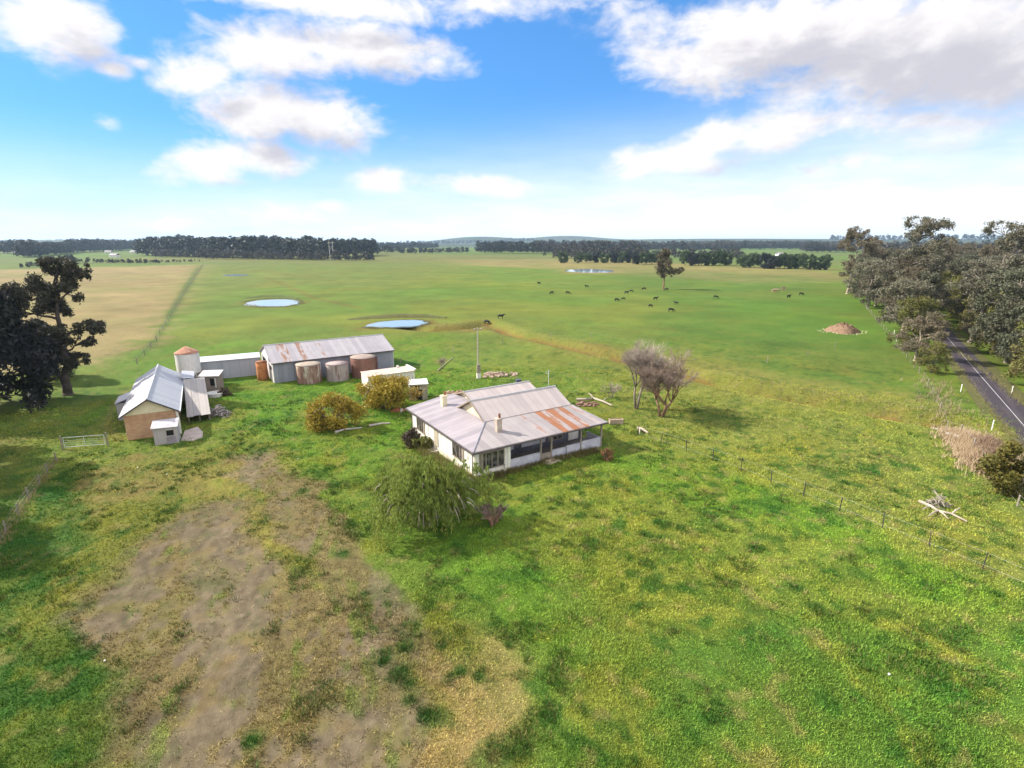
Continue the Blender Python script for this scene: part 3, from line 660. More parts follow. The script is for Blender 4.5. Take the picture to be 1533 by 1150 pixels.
HOUSE = farmhouse()

# ------------------------------------------------------------------ sheds and tanks
def dairy():
    th = 29.5
    root = thing('brick_shed', at(191.5, 660), R(th), 'long orange brick dairy shed with bright tin gable roof and cream gable', 'shed')
    Wd, L, e, rz = 5.0, 20., 3.0, 4.7; c = Wd / 2
    w = MB(); w.box(0, Wd, 0, L, -.4, e); w.build('wall', M['brick'], root)
    g = MB(); g.wall([(-.1, -.06, e - .05), (Wd + .1, -.06, e - .05), (c, -.06, rz - .1)], (0, .1, 0)); g.build('gable_board', M['cream'], root); g = MB(); g.wall([(0, L + .06, e), (Wd, L + .06, e), (c, L + .06, rz - .12)], (0, -.1, 0)); g.build('gable_board', M['cream'], root)
    r = MB(); r.slab([(c, -.45, rz), (c, L + .2, rz), (-.45, L - .1, e - .12), (-.45, -.45, e - .12)], .06)
    rl = r.build('roof', M['dairy_roof2'], root)
    r2 = MB(); r2.slab([(c, -.45, rz + .002), (Wd + .45, -.45, e - .12), (Wd + .45, L + .2, e - .12), (c, L + .2, rz + .002)], .06); r2.build('roof', M['dairy_roof'], root)
    sk = MB(); sk.slab([(.2, 5.2, 3.70), (.75, 5.2, 3.98), (.75, 5.35, 3.98), (.2, 5.35, 3.70)], .05); sk.build('vent', M['black'], rl)
    rc = MB(); rc.tube([(c, -.47, rz + .03), (c, L + .22, rz + .03)], [.1, .1], 6); rc.build('ridge_cap', M['steel'], rl)
    b = MB(); b.wall([(-.47, -.5, e - .28), (c, -.5, rz - .15), (c, -.5, rz + .03), (-.47, -.5, e - .1)], (0, .045, 0)); b.wall([(c, -.5, rz - .15), (Wd + .47, -.5, e - .28), (Wd + .47, -.5, e - .1), (c, -.5, rz + .03)], (0, .045, 0)); b.build('barge_board', M['fascia'], root)
    a = MB(); a.slab([(-.3, 9., 2.85), (-.3, 13, 2.85), (-1.9, 13, 2.3), (-1.9, 9, 2.3)], .06); a.box(-1.8, -.05, 9.2, 12.8, -.3, 2.25); a.build('side_annexe', M['dairy_roof2'], root)
    x = MB(); x.slab([(Wd + .3, 15.2, 3.5), (Wd + 1.9, 15.2, 3.2), (Wd + 1.9, L + .1, 3.2), (Wd + .3, L + .1, 3.5)], .06); x.box(Wd + .05, Wd + 1.7, 15.5, L, -.3, 2.9); x.build('rear_annexe', M['dairy_roof'], root)
    d = MB(); d.tube([(Wd + .15, -.3, e - .15), (Wd + .25, -.22, 1.6), (Wd + .2, -.2, -.1), (Wd + .35, -.5, -.15)], [.12] * 4, 8); d.build('downpipe', M['white'], root)
    t = MB(); t.box(Wd + .46, Wd + .58, -.45, L, e - .26, e - .12); t.build('gutter', M['steel'], root)
    return root
dairy()
def small_lean_shed():
    p = at(251, 664); root = thing('pump_shed', p, R(24), 'tiny weathered white tin lean-to with dark hatch against the brick gable', 'shed')
    w = MB(); w.box(-1.15, 1.15, -.3, 1.2, -.3, 2.05); w.build('wall', tin('old_white_tin', (.50, .47, .47), (.36, .33, .34), (.22, .15, .13), .25, 0), root)
    r = MB(); r.slab([(-1.3, -.5, 2.08), (1.3, -.5, 2.02), (1.3, 1.35, 2.5), (-1.3, 1.35, 2.5)], .07); r.build('roof', worn('patched_tin', (.34, .32, .34), (.50, .48, .50), 2., .7), root)
    h = MB(); h.box(.1, .8, -.32, -.3, 1.0, 1.62); h.build('hatch', M['black'], root)
    d = MB(); d.box(.05, .95, -.335, -.3, -.1, .92); d.build('door', worn('lilac_door', (.2, .18, .2), (.3, .27, .3), 2.), root)
small_lean_shed()
def tall_tank():
    p = at(286.5, 574); root = thing('water_tank', p, 0, 'big whitish water tank with rusty cone lid raised on a brick stand', 'tank')
    s = MB(); s.lathe([(1.45, -.3), (1.45, 1.75)], 20); s.build('stand', M['brickgrey'], root)
    pl = MB(); pl.box(-1.75, 1.75, -1.6, 1.6, 1.75, 1.9); pl.build('platform', M['timber'], root)
    k = MB(); prof = [(1.68, 1.9)]
    for i in range(9): prof += [(1.68 + .03 * (i % 2), 1.95 + i * .38)]
    prof += [(1.68, 5.1)]; k.lathe(prof, 32); k.build('tank_body', worn('streaked_white_tank', (.50, .48, .48), (.66, .64, .64), 1., .6, streak=(1.8, .62, (.36, .28, .24)), stretch=(1, 1, .25)), root, True)
    c = MB(); c.lathe([(1.78, 5.06), (1.74, 5.14), (1.3, 5.4), (.3, 6.0), (.12, 6.05)], 32); c.build('lid', worn('rusty_lid', (.30, .13, .08), (.46, .27, .19), 1.5, .9), root, True)
    pp = MB(); pp.tube([(1.5, -1.1, 2.1), (1.9, -1.4, 1.6), (1.9, -1.4, 0)], [.06] * 3, 6); pp.build('outlet_pipe', M['steel'], root)
tall_tank()
def ramp_shed():
    p = at(281.5, 633); root = thing('skillion_shed', p, R(31), 'low open shed with long pale corrugated roof sloping toward the yard', 'shed')
    L = 10.8; zf = .95
    r = MB(); rr = random.Random(2)
    n = 7
    for i in range(n):
        a0, a1 = i * 2.6 / n, (i + 1) * 2.6 / n - .01; y0 = -.45 - rr.uniform(0, .35); r.slab([(a0, y0, zf + .004 * (i % 2)), (a1, y0, zf + .004 * (i % 2)), (a1, L, 3.25 + .004 * (i % 2)), (a0, L, 3.25 + .004 * (i % 2))], .05)
    r.build('roof', M['lean'], root)
    w = MB(); w.wall([(2.5, .1, -.2), (2.5, L - .2, -.2), (2.5, L - .2, 3.1), (2.5, .1, zf)], (.05, 0, 0)); w.wall([(.1, L - .25, -.2), (2.5, L - .25, -.2), (2.5, L - .25, 3.1), (.1, L - .25, 3.1)], (0, .05, 0)); w.build('wall', M['timber'], root)
    for x in (.1, 1.3, 2.35):
        q = MB(); q.box(x, x + .12, .0, .12, -.3, zf - .02); q.build('post', M['greywood'], root)
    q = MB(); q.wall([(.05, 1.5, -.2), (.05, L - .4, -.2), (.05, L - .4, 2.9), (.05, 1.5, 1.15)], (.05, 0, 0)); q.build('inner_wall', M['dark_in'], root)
ramp_shed()
def brick_hut():
    p = at(303, 587); root = thing('brick_hut', p, R(14), 'small grey brick hut with flat white roof and one dark doorway', 'hut')
    w = MB(); w.box(0, 2.45, 0, 2.4, -.3, 2.35); w.build('wall', M['brickgrey'], root)
    r = MB(); r.slab([(-.25, -.3, 2.5), (2.65, -.3, 2.45), (2.65, 2.65, 2.75), (-.25, 2.65, 2.8)], .1); r.build('roof', worn('white_hut_roof', (.40, .38, .38), (.52, .50, .50), 1.5), root)
    d = MB(); d.box(1.25, 1.9, -.03, 0, .9, 2.0); d.build('doorway', M['black'], root)
    j = MB(); j.box(1.9, 2.05, -.05, 0, .6, 2.1); j.build('door_jamb', M['pale_conc'], root)
brick_hut()
def long_shed():
    a = at(392, 561); L = 12.2
    root = thing('long_shed', a, R(27), 'long low blue-grey shed with narrow white roof joined to big shed', 'shed')
    w = MB(); w.box(-L, 0, 0, 2.8, -.3, 3.0); w.build('wall', tin('long_wall_tin', (.37, .39, .43), (.33, .34, .40), (.2, .17, .17), -.3, 0, sheet=1.6, rough=.7), root)
    for i in (-5.9, -11.0): s = MB(); s.box(i, i + .16, -.08, 0, -.3, 3.0); s.build('pilaster', M['shed_wall'], root)
    r = MB(); r.slab([(-L - .1, -.18, 3.12), (.1, -.18, 3.12), (.1, 3.0, 3.42), (-L - .1, 3.0, 3.42)], .08); r.build('roof', worn('white_long_roof', (.42, .43, .46), (.50, .50, .53), .8), root)
long_shed()
def big_shed():
    root = thing('corrugated_shed', at(411, 574), R(33), 'large gabled corrugated iron shed with pale roof streaked with rust', 'shed')
    L, Dp, e, rz = 20.2, 11., 3.35, 5.35; c = Dp / 2
    w = MB(); w.box(.06, L - .06, 0, Dp, -.4, e - .06); w.build('wall', M['shed_wall'], root)
    g = MB(); g.wall([(0, 0, -.4), (0, Dp, -.4), (0, Dp, e - .05), (0, c, rz - .1), (0, 0, e - .05)], (.06, 0, 0)); gw = g.build('end_wall', M['shed_end'], root)
    g = MB(); g.wall([(L - .06, 0, -.4), (L - .06, Dp, -.4), (L - .06, Dp, e - .05), (L - .06, c, rz - .1), (L - .06, 0, e - .05)], (.06, 0, 0)); g.build('end_wall', M['shed_end'], root)
    for (v0, v1, z0, z1) in ((1.6, 3.3, 3.1, 3.8), (1.0, 2.6, 1.9, 2.55), (6.2, 9.4, -.2, 2.9)):
        o = MB(); o.box(-.025, 0, v0, v1, z0, z1); o.build('opening', M['black'], gw)
    r = MB(); r.slab([(-.25, -.35, e), (L + .2, -.35, e), (L + .2, c, rz), (-.25, c, rz)], .05); r1 = r.build('roof', M['shed_roof'], root)
    r = MB(); r.slab([(-.25, c, rz + .002), (L + .2, c, rz + .002), (L + .2, Dp + .35, e), (-.25, Dp + .35, e)], .05); r.build('roof', M['shed_roof'], root)
    k = MB(); k.tube([(-.3, c, rz + .03), (L + .25, c, rz + .03)], [.09, .09], 6); k.build('ridge_cap', M['steel'], r1)
    for x in (-.02, L - .1): d = MB(); d.box(x, x + .12, -.06, .06, -.3, e); d.build('corner_post', M['steel'], root)
    d = MB(); d.box(15.6, 17.2, -.05, 0, -.2, 2.5); d.build('door', worn('rust_red_door', (.13, .06, .06), (.2, .09, .08), 2.), root)
    t = MB(); t.box(-.25, L + .2, -.46, -.36, e - .16, e - .03); t.build('gutter', M['fascia'], root)
big_shed()
def rusty_tank(px0, px1, pyb, h, c1, c2, st, label, lidc, sag):
    a, b = at(px0, pyb), at(px1, pyb); r = (b - a).length / 2 * .93; c = (a + b) / 2 + Vector((0, r * .75, 0))
    root = thing('rusty_tank', c, 0, label, 'tank', 'old tanks along the big shed')
    k = MB(); prof = [(r, -.2)]
    for i in range(8): prof.append((r + .02 * (i % 2), h * i / 7))
    k.lathe(prof, 28, cap=True); k.build('tank_body', worn('tank_iron', c1, c2, 1.3, .9, stretch=(1, 1, .22), streak=st), root, True)
    l = MB(); l.lathe([(r + .07, h - .03), (r + .06, h + .03), (r * .6, h + .14 - sag), (.1, h + .22 - sag)], 28); l.build('lid', worn('tank_lid', tuple(v * .7 for v in lidc), lidc, 1.2, .9), root, True)
    return root
rusty_tank(440, 478, 575, 3.0, (.17, .09, .07), (.30, .20, .16), (1.3, .52, (.48, .44, .38)), 'first tank from the shed corner, rust streaked with broken pale patches', (.36, .30, .24), 0)
rusty_tank(485, 520, 571, 2.75, (.25, .20, .19), (.38, .32, .31), (1.5, .56, (.18, .11, .09)), 'middle grey tank with a reddish rim in front of the big shed', (.24, .15, .13), .25)
rusty_tank(522, 561, 566, 3.35, (.14, .07, .055), (.24, .12, .09), (1.5, .62, (.09, .07, .07)), 'dark red-brown tank nearest the white flat-roofed store', (.33, .26, .22), 0)
def orange_tank():
    a = at(396, 569); r = thing('orange_tank', a + Vector((-.4, .4, 0)), R(10), 'bright orange rusted tank end standing at the gable of big shed', 'tank')
    k = MB(); k.lathe([(.85, -.2), (.87, 1.), (.85, 2.), (.87, 3.0)], 20); k.build('tank_body', worn('orange_rust', (.34, .12, .05), (.50, .22, .09), 1.2, .9), r, True)
    l = MB(); l.lathe([(.92, 2.98), (.9, 3.06), (.1, 3.2)], 20); l.build('lid', M['rust'], r, True)
orange_tank()
def white_store():
    p = at(552, 584); root = thing('white_store', p, R(32), 'low white store with flat tan roof behind the yellow bushes', 'shed')
    w = MB(); w.box(0, 7.6, 0, 3.4, -.3, 2.05); w.build('wall', M['white'], root)
    r = MB(); r.slab([(-.12, -.15, 2.14), (7.75, -.15, 2.14), (7.75, 3.55, 2.2), (-.12, 3.55, 2.2)], .08); rf = r.build('roof', M['tan_roof'], root)
    e = MB(); e.box(7.5, 7.85, -.15, 3.6, 2.2, 2.42); e.build('parapet', M['pale_conc'], rf)
    v = MB(); v.lathe([(.2, 2.2), (.22, 2.5), (.1, 2.62)], 10, (5.9, 3.0)); v.build('roof_vent', M['pale_conc'], rf)
white_store()
def stone_hut():
    p = at(614, 600); root = thing('stone_hut', p, R(14), 'small grey stone hut with black doorway behind farmhouse corner', 'hut')
    w = MB(); w.box(0, 2.55, 0, 2.3, -.3, 2.35); w.build('wall', M['stone'], root)
    r = MB(); r.slab([(-.15, -.15, 2.4), (2.7, -.15, 2.4), (2.7, 2.45, 2.55), (-.15, 2.45, 2.55)], .12); r.build('roof', M['pale_conc'], root)
    d = MB(); d.box(.85, 1.75, -.03, 0, -.1, 1.55); d.build('doorway', M['black'], root)
    d = MB(); d.box(.85, 1.4, -.03, 0, 1.75, 2.15); d.build('opening', M['black'], root)
stone_hut()

# ------------------------------------------------------------------ trees
def leaves(cl, n, size, seed, flat=.0, droop=0.):
    """cl: list of (x,y,z,rx,ry,rz); leaf quads spread through the clumps, denser toward their outsides"""
    g = np.random.default_rng(seed); cl = np.array(cl, float)
    wts = (cl[:, 3] * cl[:, 4] * cl[:, 5]) ** .67; idx = g.choice(len(cl), n, p=wts / wts.sum())
    d = g.normal(size=(n, 3)); d /= np.linalg.norm(d, axis=1)[:, None]
    rad = g.random(n) ** .42 * (1 + .16 * g.normal(size=n))
    p = cl[idx, :3] + d * cl[idx, 3:] * rad[:, None]
    p[:, 2] -= droop * g.random(n) ** 2
    u = g.normal(size=(n, 3)); u[:, 2] *= (1 - flat); u /= np.linalg.norm(u, axis=1)[:, None]
    v = np.cross(u, g.normal(size=(n, 3))); v /= np.linalg.norm(v, axis=1)[:, None]
    s = size * (.6 + .8 * g.random(n))[:, None]; u = u * s; v = v * s * .55
    return np.stack([p - u, p - v * .8, p + u, p + v], 1).reshape(-1, 3)
def limb(mb, a, b, r0, r1, g, k=5, seg=4, sag=.12):
    a = Vector(a); b = Vector(b); L = (b - a).length; pts = []
    for i in range(seg + 1):
        t = i / seg; j = L * sag * math.sin(math.pi * t)
        pts.append(a.lerp(b, t) + Vector((g.normal() * j * .35, g.normal() * j * .35, -j * .25 * g.random() + j * .1)))
    mb.tube(pts, [r0 + (r1 - r0) * i / seg for i in range(seg + 1)], k)
    return pts
LM = dict(
    cypress=leafmat('cypress_leaves', (.016, .017, .020), (.036, .036, .036), (.024, .028, .022), .2, .08),
    darkgum=leafmat('dark_gum_leaves', (.034, .036, .025), (.085, .078, .058), (.06, .062, .038), .2, .15),
    gum=leafmat('grey_gum_leaves', (.095, .097, .064), (.20, .185, .128), (.15, .132, .090), .5, .2),
    gumb=leafmat('brown_gum_leaves', (.115, .094, .062), (.19, .16, .105), (.12, .112, .068), .5, .2),
    dense=leafmat('dense_wood_leaves', (.068, .078, .050), (.145, .148, .090), (.12, .104, .070), .5, .15),
    olive=leafmat('olive_leaves', (.105, .118, .028), (.21, .21, .055), (.16, .135, .05), .4, .25),
    hedge=leafmat('hedge_leaves', (.035, .062, .030), (.075, .105, .048), None, .45, .15),
    far=leafmat('far_wood_leaves', (.016, .024, .026), (.045, .055, .050), (.045, .042, .042), .3, .1),
    fargrey=leafmat('far_grey_leaves', (.045, .046, .040), (.090, .085, .074), (.070, .060, .058), .3, .1),
    yellow=leafmat('autumn_bush_leaves', (.25, .19, .028), (.42, .32, .04), (.30, .19, .055), .15, .25),
    pepper=leafmat('pepper_leaves', (.12, .165, .034), (.27, .33, .07), (.25, .26, .055), .1, .42),
    rusty=leafmat('rusty_leaves', (.12, .065, .032), (.22, .12, .05), (.10, .08, .04), .3, .2),
    ora=leafmat('orange_green_leaves', (.075, .085, .02), (.17, .13, .025), (.13, .12, .03), .2, .2),
    shade=leafmat('dark_shrub_leaves', (.05, .035, .03), (.10, .075, .045), None, .2, .1))
BK = dict(dark=worn('dark_bark', (.045, .036, .032), (.10, .08, .07), 2., .95), pale=worn('pale_gum_bark', (.26, .21, .155), (.42, .35, .27), 1.5, .9),
          grey=worn('grey_bark', (.15, .125, .10), (.25, .21, .175), 2., .95), twig=worn('bare_twigs', (.23, .19, .155), (.37, .31, .26), 1., .95), redtwig=worn('reddish_twigs', (.17, .125, .098), (.27, .205, .165), 1., .95), brown=worn('brown_bark', (.16, .09, .06), (.27, .16, .11), 2., .95))
def gum_meshes(name, H, clumps, nleaf, lsize, seed, bark, leaf, r0=.45, lean=(0, 0), fork=.35, droop=1.):
    """tapered trunk that forks into limbs reaching every clump; returns (wood mesh, crown mesh)"""
    g = np.random.default_rng(seed); mb = MB()
    f = Vector((lean[0] * fork, lean[1] * fork, H * fork)); top = Vector((lean[0] * .8, lean[1] * .8, H * .8))
    tp = limb(mb, (0, 0, -.4), f, r0, r0 * .72, g, 8, 5, .05); mb.tube([(0, 0, -.4), (0, 0, .35)], [r0 * 1.5, r0 * .98], 8)
    tp2 = limb(mb, f, top, r0 * .72, r0 * .18, g, 7, 6, .08)
    line = [Vector(p) for p in tp[2:] + tp2]
    cl = []
    for (x, y, z, rx, ry, rz) in clumps:
        c = Vector((x, y, z)); cand = [p for p in line if p.z < z - .15 * (abs(x - p.x) + abs(y - p.y)) - .3] or [line[0]]
        s = min(cand, key=lambda p: (p - c).length + .25 * abs(p.z - z)); L = (c - s).length
        pts = limb(mb, s, c, max(.06, r0 * .34 * min(1, L / 6 + .3)), .04, g, 5, 5, .14)
        for j in range(8):   # the clump is a handful of sprays round its limb end
            o = g.normal(size=3); o /= np.linalg.norm(o); o *= (.85, .85, .75); sub = c + Vector((o[0] * rx, o[1] * ry, o[2] * rz)); k = g.uniform(.28, .52)
            cl.append((*sub, rx * k, ry * k, rz * k)); limb(mb, pts[3], sub, .06, .02, g, 3, 2, .1)
    wood = mb.mesh(name + '_wood', BK[bark], True); cr = bulk(name + '_crown', leaves(cl, nleaf, lsize, seed + 5, droop=droop), 4, LM[leaf])
    return wood, cr
def tree_thing(name, loc, wood, crown, label, cat='tree', group=None, rz=0., sc=1.):
    r = thing(name, loc, rz, label, cat, group); r.scale = (sc, sc, sc) if not isinstance(sc, tuple) else sc
    link('trunk', wood, r); link('crown', crown, r); return r

# dark gum left of the brick shed; clumps after the photo (metres from its foot, x to the right)
s = 85 / 800.
def pc(px, py, r, ry=None, dy=0): return ((px - 102) * s, dy, (590 - py) * s * .93, r * s * 1.1, r * s, (ry or r * .75) * s * 1.1)
cl = [pc(76, 446, 26, 20, 1), pc(62, 462, 20, 14, -1), pc(98, 432, 22, 18, -1.5), pc(92, 462, 18, 14, 2), pc(122, 418, 17, 15, 1), pc(128, 398, 17, 11, -.5), pc(150, 400, 12, 9, .5), pc(112, 398, 13, 9, 1), pc(140, 432, 11, 14, 0), pc(155, 412, 7, 7, 0),
      pc(66, 492, 20, 11, 1.5), pc(82, 512, 20, 12, -1.5), pc(52, 510, 18, 12, .5), pc(145, 486, 19, 8, .5), pc(125, 490, 14, 9, -1), pc(160, 487, 10, 6, 0), pc(132, 508, 11, 6, 1), pc(122, 534, 13, 8, .5), pc(84, 545, 12, 9, -.5), pc(108, 505, 12, 10, 0), pc(116, 546, 7, 6, 0)]
wd, cr = gum_meshes('dark_gum', 18.6, cl, 30000, .20, 3, 'dark', 'darkgum', .62, (1.6, .2), .42, .5)
tree_thing('gum_tree', gp(102, 591), wd, cr, 'dark spreading gum standing alone beside the brick shed', 'tree')

def cypress_mesh(seed, H=18., Rm=7.6, n=30000):
    g = np.random.default_rng(seed); cl = []
    for i in range(150):
        t = g.random() ** .85; z = 1.2 + (H - 2.2) * t; rr = Rm * (1 - t ** 2.1) ** .8 * (.6 + .4 * min(1, (t + .08) / .25)); a = g.uniform(0, 6.283); q = rr * (.45 + .5 * g.random() ** .5)
        k = g.uniform(.9, 1.9); cl.append((math.cos(a) * q, math.sin(a) * q, z, k, k, k * 1.15))
    mb = MB(); limb(mb, (0, 0, -.4), (0, 0, H * .8), .6, .1, g, 8, 5, .03)
    for i in range(16):
        t = g.uniform(.1, .8); a = g.uniform(0, 6.283); limb(mb, (0, 0, H * t * .8), (math.cos(a) * Rm * .7 * (1 - t), math.sin(a) * Rm * .7 * (1 - t), H * t), .14, .04, g, 4, 3)
    return mb.mesh('cypress_wood', BK['dark'], True), bulk('cypress_crown', leaves(cl, n, .30, seed, droop=.3), 4, LM['cypress'])
cw, cc = cypress_mesh(21)
C0 = tree_thing('cypress_tree', at(-14, 616), cw, cc, 'huge dark cypress cut by the left edge of the photo', 'tree', 'cypress windbreak on the left', sc=(1.1, 1.1, 1.08))
for (x, y, s_, a) in ((-61.5, 51, .86, 1.), (-52.5, 37.5, .8, 2.2), (-46, 25.5, .78, 3.9), (-42.5, 14., .74, 5.), (-77, 86, .55, .7)):
    dup(C0, (x, y, 0), a, s_, 'dark cypress of the windbreak beyond the left fence', 'cypress windbreak on the left')

def bush_mesh(name, Rx, Ry, Rz, n, size, seed, leaf, bark='grey', zc=None, clumps=34, droop=.2, stems=9, spiky=0):
    g = np.random.default_rng(seed); cl = []; zc = Rz * .85 if zc is None else zc
    mb = MB()
    for i in range(clumps):
        d = g.normal(size=3); d /= np.linalg.norm(d); q = .5 + .42 * g.random(); k = g.uniform(.2, .36)
        p = (d[0] * Rx * q, d[1] * Ry * q, max(.25, zc + d[2] * Rz * q)); cl.append((*p, Rx * k, Ry * k, Rz * k))
        if i < stems: limb(mb, (g.normal() * .15, g.normal() * .15, -.1), p, .07, .02, g, 4, 3, .1)
    for i in range(spiky):
        d = g.normal(size=3); d[2] = abs(d[2]) * .5 - .1; d /= np.linalg.norm(d); q = g.uniform(.55, .9); a = Vector((d[0] * Rx * q, d[1] * Ry * q, max(.4, zc + d[2] * Rz * q))); dn = Vector((d[0] * .8, d[1] * .8, -g.uniform(.2, 1.3)))
        mb.tube([a, a + dn * .5 + Vector((0, 0, .15)), a + dn], [.045, .035, .015], 3)
    return mb.mesh(name + '_wood', BK[bark], True), bulk(name + '_crown', leaves(cl, n, size, seed + 1, droop=droop), 4, LM[leaf])
def bush(name, loc, label, *a, cat='bush', group=None, **k):
    w, c = bush_mesh(name, *a, **k); r = thing(name, loc, 0, label, cat, group); link('stems', w, r); link('foliage', c, r); return r
bush('autumn_bush', gp(503, 640), 'rounded golden yellow bush left of the white store', 3.5, 2.9, 2.3, 7000, .16, 31, 'yellow', zc=2.2, clumps=24, droop=1.0, spiky=14, stems=16)
bush('autumn_bush', gp(580, 612), 'larger golden brown bush hiding the white store front', 4.3, 3.2, 2.4, 9000, .16, 33, 'yellow', zc=2.5, clumps=26, droop=1.0, spiky=14, stems=18)
def pepper():
    w, _ = bush_mesh('pepper_tree', 4.4, 3.5, 2.4, 40, .1, 35, 'pepper', 'twig', zc=2.6, clumps=30, stems=24, spiky=90); bpy.data.meshes.remove(_)
    g = np.random.default_rng(35); co = []
    for i in range(1150):   # hanging fronds: a leafy string that arches out and falls
        d = g.normal(size=3); d[2] = abs(d[2]) * 1.0 - .12; d /= np.linalg.norm(d); q = g.uniform(.45, 1.); lob = .92 + .3 * math.sin(3 * math.atan2(d[1], d[0]) + 1) + .2 * math.sin(5 * math.atan2(d[1], d[0]))
        a = np.array([d[0] * 4.6 * q * lob, d[1] * 3.7 * q * lob, max(.5, 2.2 + d[2] * 3.5 * q)]); L = g.uniform(.6, 1.9) * (1 if d[2] < .5 else .6); out = np.array([d[0], d[1], 0]) * g.uniform(.1, .8); k = int(12 + 12 * L)
        t = g.random(k); p = a + out * t[:, None] + g.normal(size=(k, 3)) * .09; p[:, 2] += .35 * t - L * t ** 2; p[:, 2] = np.maximum(p[:, 2], .05)
        u = np.stack([g.normal(0, .35, k) + out[0] * .3, g.normal(0, .35, k) + out[1] * .3, -np.ones(k)], 1); u /= np.linalg.norm(u, axis=1)[:, None]; v = np.cross(u, g.normal(size=(k, 3))); v /= np.linalg.norm(v, axis=1)[:, None]
        sz = g.uniform(.09, .2, k)[:, None]; u = u * sz; v = v * sz * .28; co.append(np.stack([p - u, p - v, p + u, p + v], 1))
    r = thing('pepper_tree', gp(640, 784), 0, 'broad drooping green tree in front of the farmhouse left wall', 'tree'); link('stems', w, r); link('foliage', bulk('pepper_tree_crown', np.concatenate(co).reshape(-1, 3), 4, LM['pepper']), r)
pepper()
bush('wall_shrub', gp(618, 668), 'dark reddish shrub against the white farmhouse side wall', 1.25, 1.0, 1.15, 1800, .12, 37, 'shade', zc=1.1)
bush('small_shrub', gp(633, 672), 'low olive shrub beside the farmhouse side door', 1.3, 1.0, .8, 1500, .12, 47, 'olive', zc=.7)
bush('orange_shrub', gp(908, 690), 'little orange shrub at the right end of the verandah', .7, .6, .75, 900, .10, 39, 'rusty', zc=.75)
bush('round_roadside_bush', gp(1520, 742), 'round green and orange bush at the right edge below the road', 2.9, 2.7, 2.9, 11000, .15, 43, 'ora', zc=3.0)
bush('dead_weeds', gp(338, 592), 'dark weedy clump beside the brick hut doorway', 1.1, .8, .7, 900, .14, 45, 'shade', zc=.5)

def bare_tree_mesh(name, H, spread, seed, bark, forks=4, tilt=.9, trunk_r=.2, levels=5, lean=0.):
    g = np.random.default_rng(seed); mb = MB(); tw = MB()
    def grow(p, d, L, r, lev):
        q = p + d * L; mid = p + d * L * .5 + Vector(g.normal(size=3)) * L * .06
        (mb if lev < 3 else tw).tube([p, mid, q], [r, r * .85, r * .68], 6 if lev < 2 else 3, cap=lev < 2)
        if lev >= levels: return
        for i in range(forks if lev < levels - 1 else forks + 3):
            a = g.normal(size=3); nd = (d + Vector((a[0] * spread, a[1] * spread, a[2] * spread * .6 + .12))).normalized()
            st = p.lerp(q, g.uniform(.45, 1.) if lev else g.uniform(.75, 1.)); grow(st, nd, L * g.uniform(.62, .85), max(.012, r * .58), lev + 1)
    for i in range(3):
        a = 2.1 * i + g.random(); grow(Vector((math.cos(a) * .12, math.sin(a) * .12, -.2)), Vector((math.cos(a) * tilt * .5 + lean, math.sin(a) * tilt * .5, 1)).normalized(), H * .27, trunk_r, 0)
    return mb.mesh(name + '_wood', BK['grey' if bark == 'twig' else 'brown'], True), tw.mesh(name + '_twigs', BK[bark])
for (px, py, H, sd_, bk, lab, ln, tilt) in ((953, 612, 12.2, 51, 'twig', 'tall pale leafless tree, left of the two bare trees behind the house', .10, .36), (990, 624, 11.0, 53, 'redtwig', 'reddish brown leafless tree with twin trunks and wide dense twigs', .08, .8)):
    w, t = bare_tree_mesh('bare_tree', H, .42, sd_, bk, lean=ln, tilt=tilt, trunk_r=.17); r = thing('bare_tree', gp(px, py), 0, lab, 'tree', 'bare trees right of the farmhouse'); link('trunk', w, r); link('twigs', t, r)
w, t = bare_tree_mesh('bare_shrub', 4., .6, 57, 'twig', levels=3, tilt=.8, trunk_r=.06); r = thing('bare_shrub', gp(915, 596), 0, 'low pale leafless shrub left of the bare trees', 'shrub'); link('stems', w, r); link('twigs', t, r)
w, t = bare_tree_mesh('stump_tree', 3.2, .45, 59, 'redtwig', levels=3, tilt=.9, trunk_r=.16); r = thing('stump_tree', gp(737, 786), 0, 'brown many-stemmed dead stump right of the drooping green tree', 'stump'); link('trunk', w, r); link('twigs', t, r)
w, t = bare_tree_mesh('dead_sapling', 3.6, .5, 58, 'twig', levels=3, tilt=.5, trunk_r=.05); r = thing('dead_sapling', gp(662, 552), 0, 'thin leaning dead sapling in grass right of the big shed', 'sapling'); link('stems', w, r); link('twigs', t, r)

